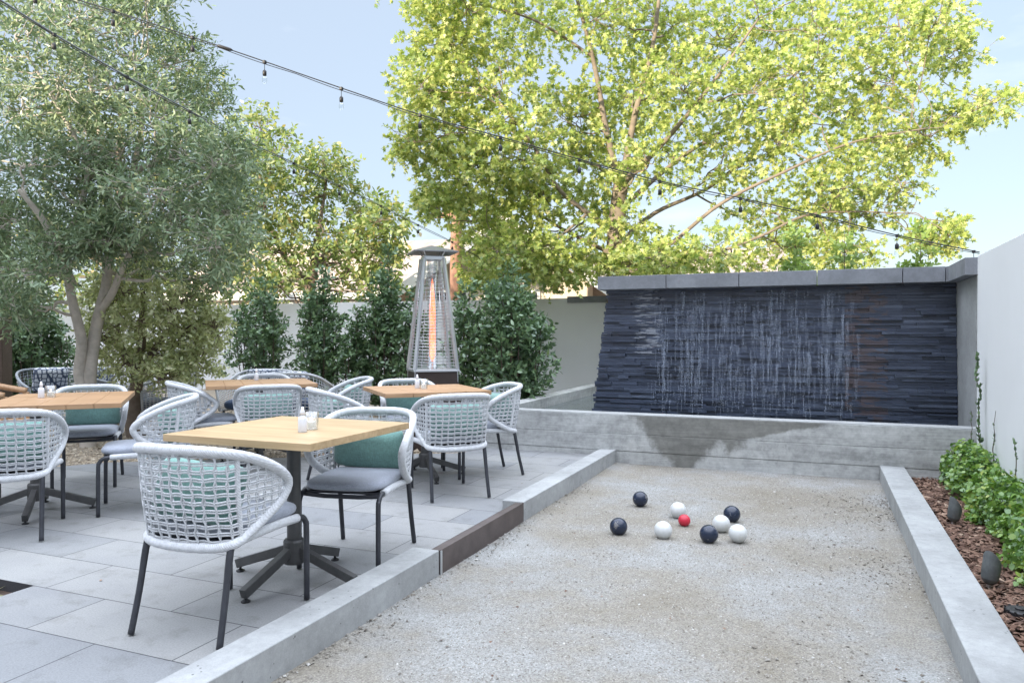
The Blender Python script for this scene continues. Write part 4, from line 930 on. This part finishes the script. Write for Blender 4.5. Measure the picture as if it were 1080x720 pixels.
c = at(655, 352, 27); house('house', (c[0],c[1]+1.5,0), 5, 10, 8, 2.6, 1.6, 'tan roofed house hidden behind the maple trunk', [('f',0,1,1.2,1.2),('f',3,1,1.2,1.2)])
c = at(481, 352, 15.5); t = empty('utility_pole', (c[0],c[1],-.1), label='red brown wooden utility pole right of the heater', cat='pole')
MB().tube([(0,0,0),(0,0,3.0),(.02,0,4.0)], [.14,.125,.11], 12).build('shaft', M['polewood'], t, smooth=True)
MB().bar((-.5,0,3.8),(.5,0,3.8),.09,.10).build('cross_arm', M['polewood'], t)
c = at(-6, 352, 9.0); t = empty('pergola_post', (c[0],c[1],-.05), R_(35), 'dark brown square post at the left edge', 'post')
MB().box(-.14,.14,-.14,.14,0,2.9).build('shaft', M['postwood'], t, bevel=.006); MB().box(-.17,.17,-.17,.17,0,.06).build('base_plate', M['leg'], t, bevel=.003)
# unseen building added behind the camera, sized so its shadow covers the court
t = empty('court_shade_building', (-4,-14,-.1), label='pale stucco building added out of view to shade the court', cat='building')
MB().box(-30,16,-9,0,0,6.15).build('wall', M['dkwall'], t); MB().box(-30.3,16.3,-9.3,.35,6.151,6.35).build('roof', M['cap'], t)
for i in range(10):
    for zf in (.9, 3.7):
        o = MB().box(-24+i*3.7,-22.2+i*3.7,.005,.05,zf,zf+2.1).build('window', M['trim'], t); MB().box(-23.9+i*3.7,-22.3+i*3.7,.052,.06,zf+.1,zf+2.0).build('pane', M['pane'], o)

# ------------------------------------------------------------------ string lights
def string(name, pts3, n, lab, ts, cable, cord=True, up_=.0):
    t = empty(name, pts3[0], label=lab, cat='string lights'); o3 = np.array(pts3[0])
    P = catmull([np.array(p)-o3 for p in pts3], 12); wv = P.copy()
    MB().tube(P, np.linspace(cable, .003 if cable > .006 else cable, len(P)), 6).build('support_cable', M['black'] if cable < .006 else M['lampmetal'], t, smooth=True)
    m = []; L = np.r_[0, np.cumsum(np.linalg.norm(np.diff(P, axis=0), axis=1))]
    Q = P.copy(); Q[:,2] -= .012+.010*np.abs(np.sin(L*PI/.69)); MB().tube(Q, .0035, 5).build('cord', M['black'], t, smooth=True)
    for s in ts:
        p = np.array([np.interp(s, L, P[:,k]) for k in range(3)]); 
        k = empty('bulb', tuple(p)); k.parent = t
        MB().tube([(0,0,-.004),(0,0,-.075)], .0028, 5).build('drop_wire', M['black'], k)
        MB().lathe([(.006,-.125),(.0165,-.120),(.0165,-.085),(.010,-.076),(.005,-.070)], 12).build('socket', M['black'], k, smooth=True)
        MB().lathe([(.002,-.192),(.014,-.186),(.022,-.168),(.021,-.150),(.013,-.126)], 14).build('glass', M['glass'], k, smooth=True)
        MB().box(-.012,.012,-.014,.014,-.018,.008).build('clip', M['black'], k, bevel=.002)
    return t, P, L
s1 = [A(-60,-38,5.9),A(85,1,6.1),A(235,50,6.35),A(360,93,6.55),A(443,121,6.7),A(528,144.5,6.7),A(611,168,6.65),A(696,191,6.65),A(781,209,6.6),A(862,227,6.6),A(946,248,6.6),A(1033,266,6.62)]
L1 = np.r_[0, np.cumsum(np.linalg.norm(np.diff(catmull(s1,12), axis=0), axis=1))]
def s_at_u(P, L, u):
    uu = [540+FPX*((p-np.array([0,0,EYE]))@_R)/((p-np.array([0,0,EYE]))@_F) for p in P]; return float(np.interp(u, uu, L))
P1 = catmull(s1, 12); 
string('string_lights', s1, 0, 'string of bulbs crossing the sky down to the right wall', [s_at_u(P1, L1, u) for u in (37,119,203,279,360,443,528,611,696,781,862,946,1027)], .005)
e2 = A(548,300,13.4); s2a = np.array(A(-60,-36,6.3)); 
s2 = [A(-60,-38,5.4),A(57,36,6.0),A(134,81,6.45),A(200,117,6.95),A(258,148,7.7),A(310,172,8.6),A(358,196,9.4),A(402,217,10.3),A(441,237,10.8),A(475,254,11.3),A(515,277,12.2),A(548,300,13.1)]
P2 = catmull(s2, 12); L2 = np.r_[0, np.cumsum(np.linalg.norm(np.diff(P2, axis=0), axis=1))]
t, _, _ = string('string_lights', s2, 0, 'string of bulbs on a thick cable running from upper left to the back wall', [s_at_u(P2, L2, u) for u in (57,134,200,258,310,358,402,441,477)], .0085)
# weatherproof joint in the first string
p0 = np.array(A(243,52.5,6.36)); p1 = np.array(A(231,48.6,6.34)); MBx = MB().tube([tuple(p1-(p0-p1)*.2-np.array(s1[0])), tuple(p1-np.array(s1[0])), tuple(p0-np.array(s1[0])), tuple(p0+(p0-p1)*.2-np.array(s1[0]))], [.005,.014,.014,.005], 8)
for o in bpy.data.objects:
    if o.name == 'string_lights': MBx.build('cord_joint', M['black'], o, smooth=True)

# ------------------------------------------------------------------ light, sky, camera
SUN_EL, AZ = R_(8.5), (-.30,-.95)     # towards the sun
sd = Vector((AZ[0], AZ[1], 0)).normalized()*math.cos(SUN_EL); sd.z = math.sin(SUN_EL)
sl = bpy.data.lights.new('sun','SUN'); sl.energy = 4.0; sl.angle = R_(.53); sl.color = (1,.86,.66)
so = bpy.data.objects.new('sun', sl); col.objects.link(so); so.rotation_euler = sd.to_track_quat('Z','Y').to_euler()
w = bpy.data.worlds.new('World'); scene.world = w; w.use_nodes = True; nt = w.node_tree; bg = nt.nodes['Background']
sky = nt.nodes.new('ShaderNodeTexSky'); sky.sky_type = 'NISHITA'; sky.sun_disc = False; sky.sun_elevation = SUN_EL; sky.sun_rotation = math.atan2(sd.x, sd.y); sky.air_density = 1.0; sky.dust_density = .7; sky.ozone_density = 1.5
tc = nt.nodes.new('ShaderNodeTexCoord'); mp = nt.nodes.new('ShaderNodeMapping'); mp.inputs['Scale'].default_value = (1.2,1.2,4.5); mp.inputs['Location'].default_value = (.35,.1,.2); nt.links.new(tc.outputs['Generated'], mp.inputs[0])
cn = noise(nt, mp.outputs[0], 1.9, 7, .55); cf = ramp(nt, cn, [(.55, (0,0,0)), (.78, (1,1,1))])
skb = mix(nt, sky.outputs[0], (2.55,2.95,3.6), .72)
skc = mix(nt, skb, (4.6,4.8,5.0), math_(nt, 'MULTIPLY', cf, .55))
# bright cloud added overhead, out of view, as fill light for the shaded court
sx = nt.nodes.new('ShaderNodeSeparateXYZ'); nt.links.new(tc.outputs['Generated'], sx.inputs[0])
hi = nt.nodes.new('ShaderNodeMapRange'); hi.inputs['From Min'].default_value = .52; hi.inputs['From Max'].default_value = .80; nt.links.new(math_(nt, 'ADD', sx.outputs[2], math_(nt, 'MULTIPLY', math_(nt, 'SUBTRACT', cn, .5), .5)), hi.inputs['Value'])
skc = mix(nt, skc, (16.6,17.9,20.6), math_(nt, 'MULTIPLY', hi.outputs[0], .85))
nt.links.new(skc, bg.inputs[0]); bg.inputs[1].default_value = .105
cam = bpy.data.cameras.new('camera'); co = bpy.data.objects.new('camera', cam); col.objects.link(co); scene.camera = co
co.location = (0,0,EYE); co.rotation_euler = (PI/2-PITCH, 0, YAW); cam.sensor_width = 36; cam.lens = FPX/1080*36; cam.clip_end = 1000; cam.clip_start = .05
vs_ = scene.view_settings; vs_.view_transform = 'Standard'; vs_.look = 'None'; vs_.gamma = 1; vs_.exposure = 1.48; vs_.use_curve_mapping = False
scene.cycles.max_bounces = 8; scene.cycles.transparent_max_bounces = 16; scene.cycles.use_denoising = True
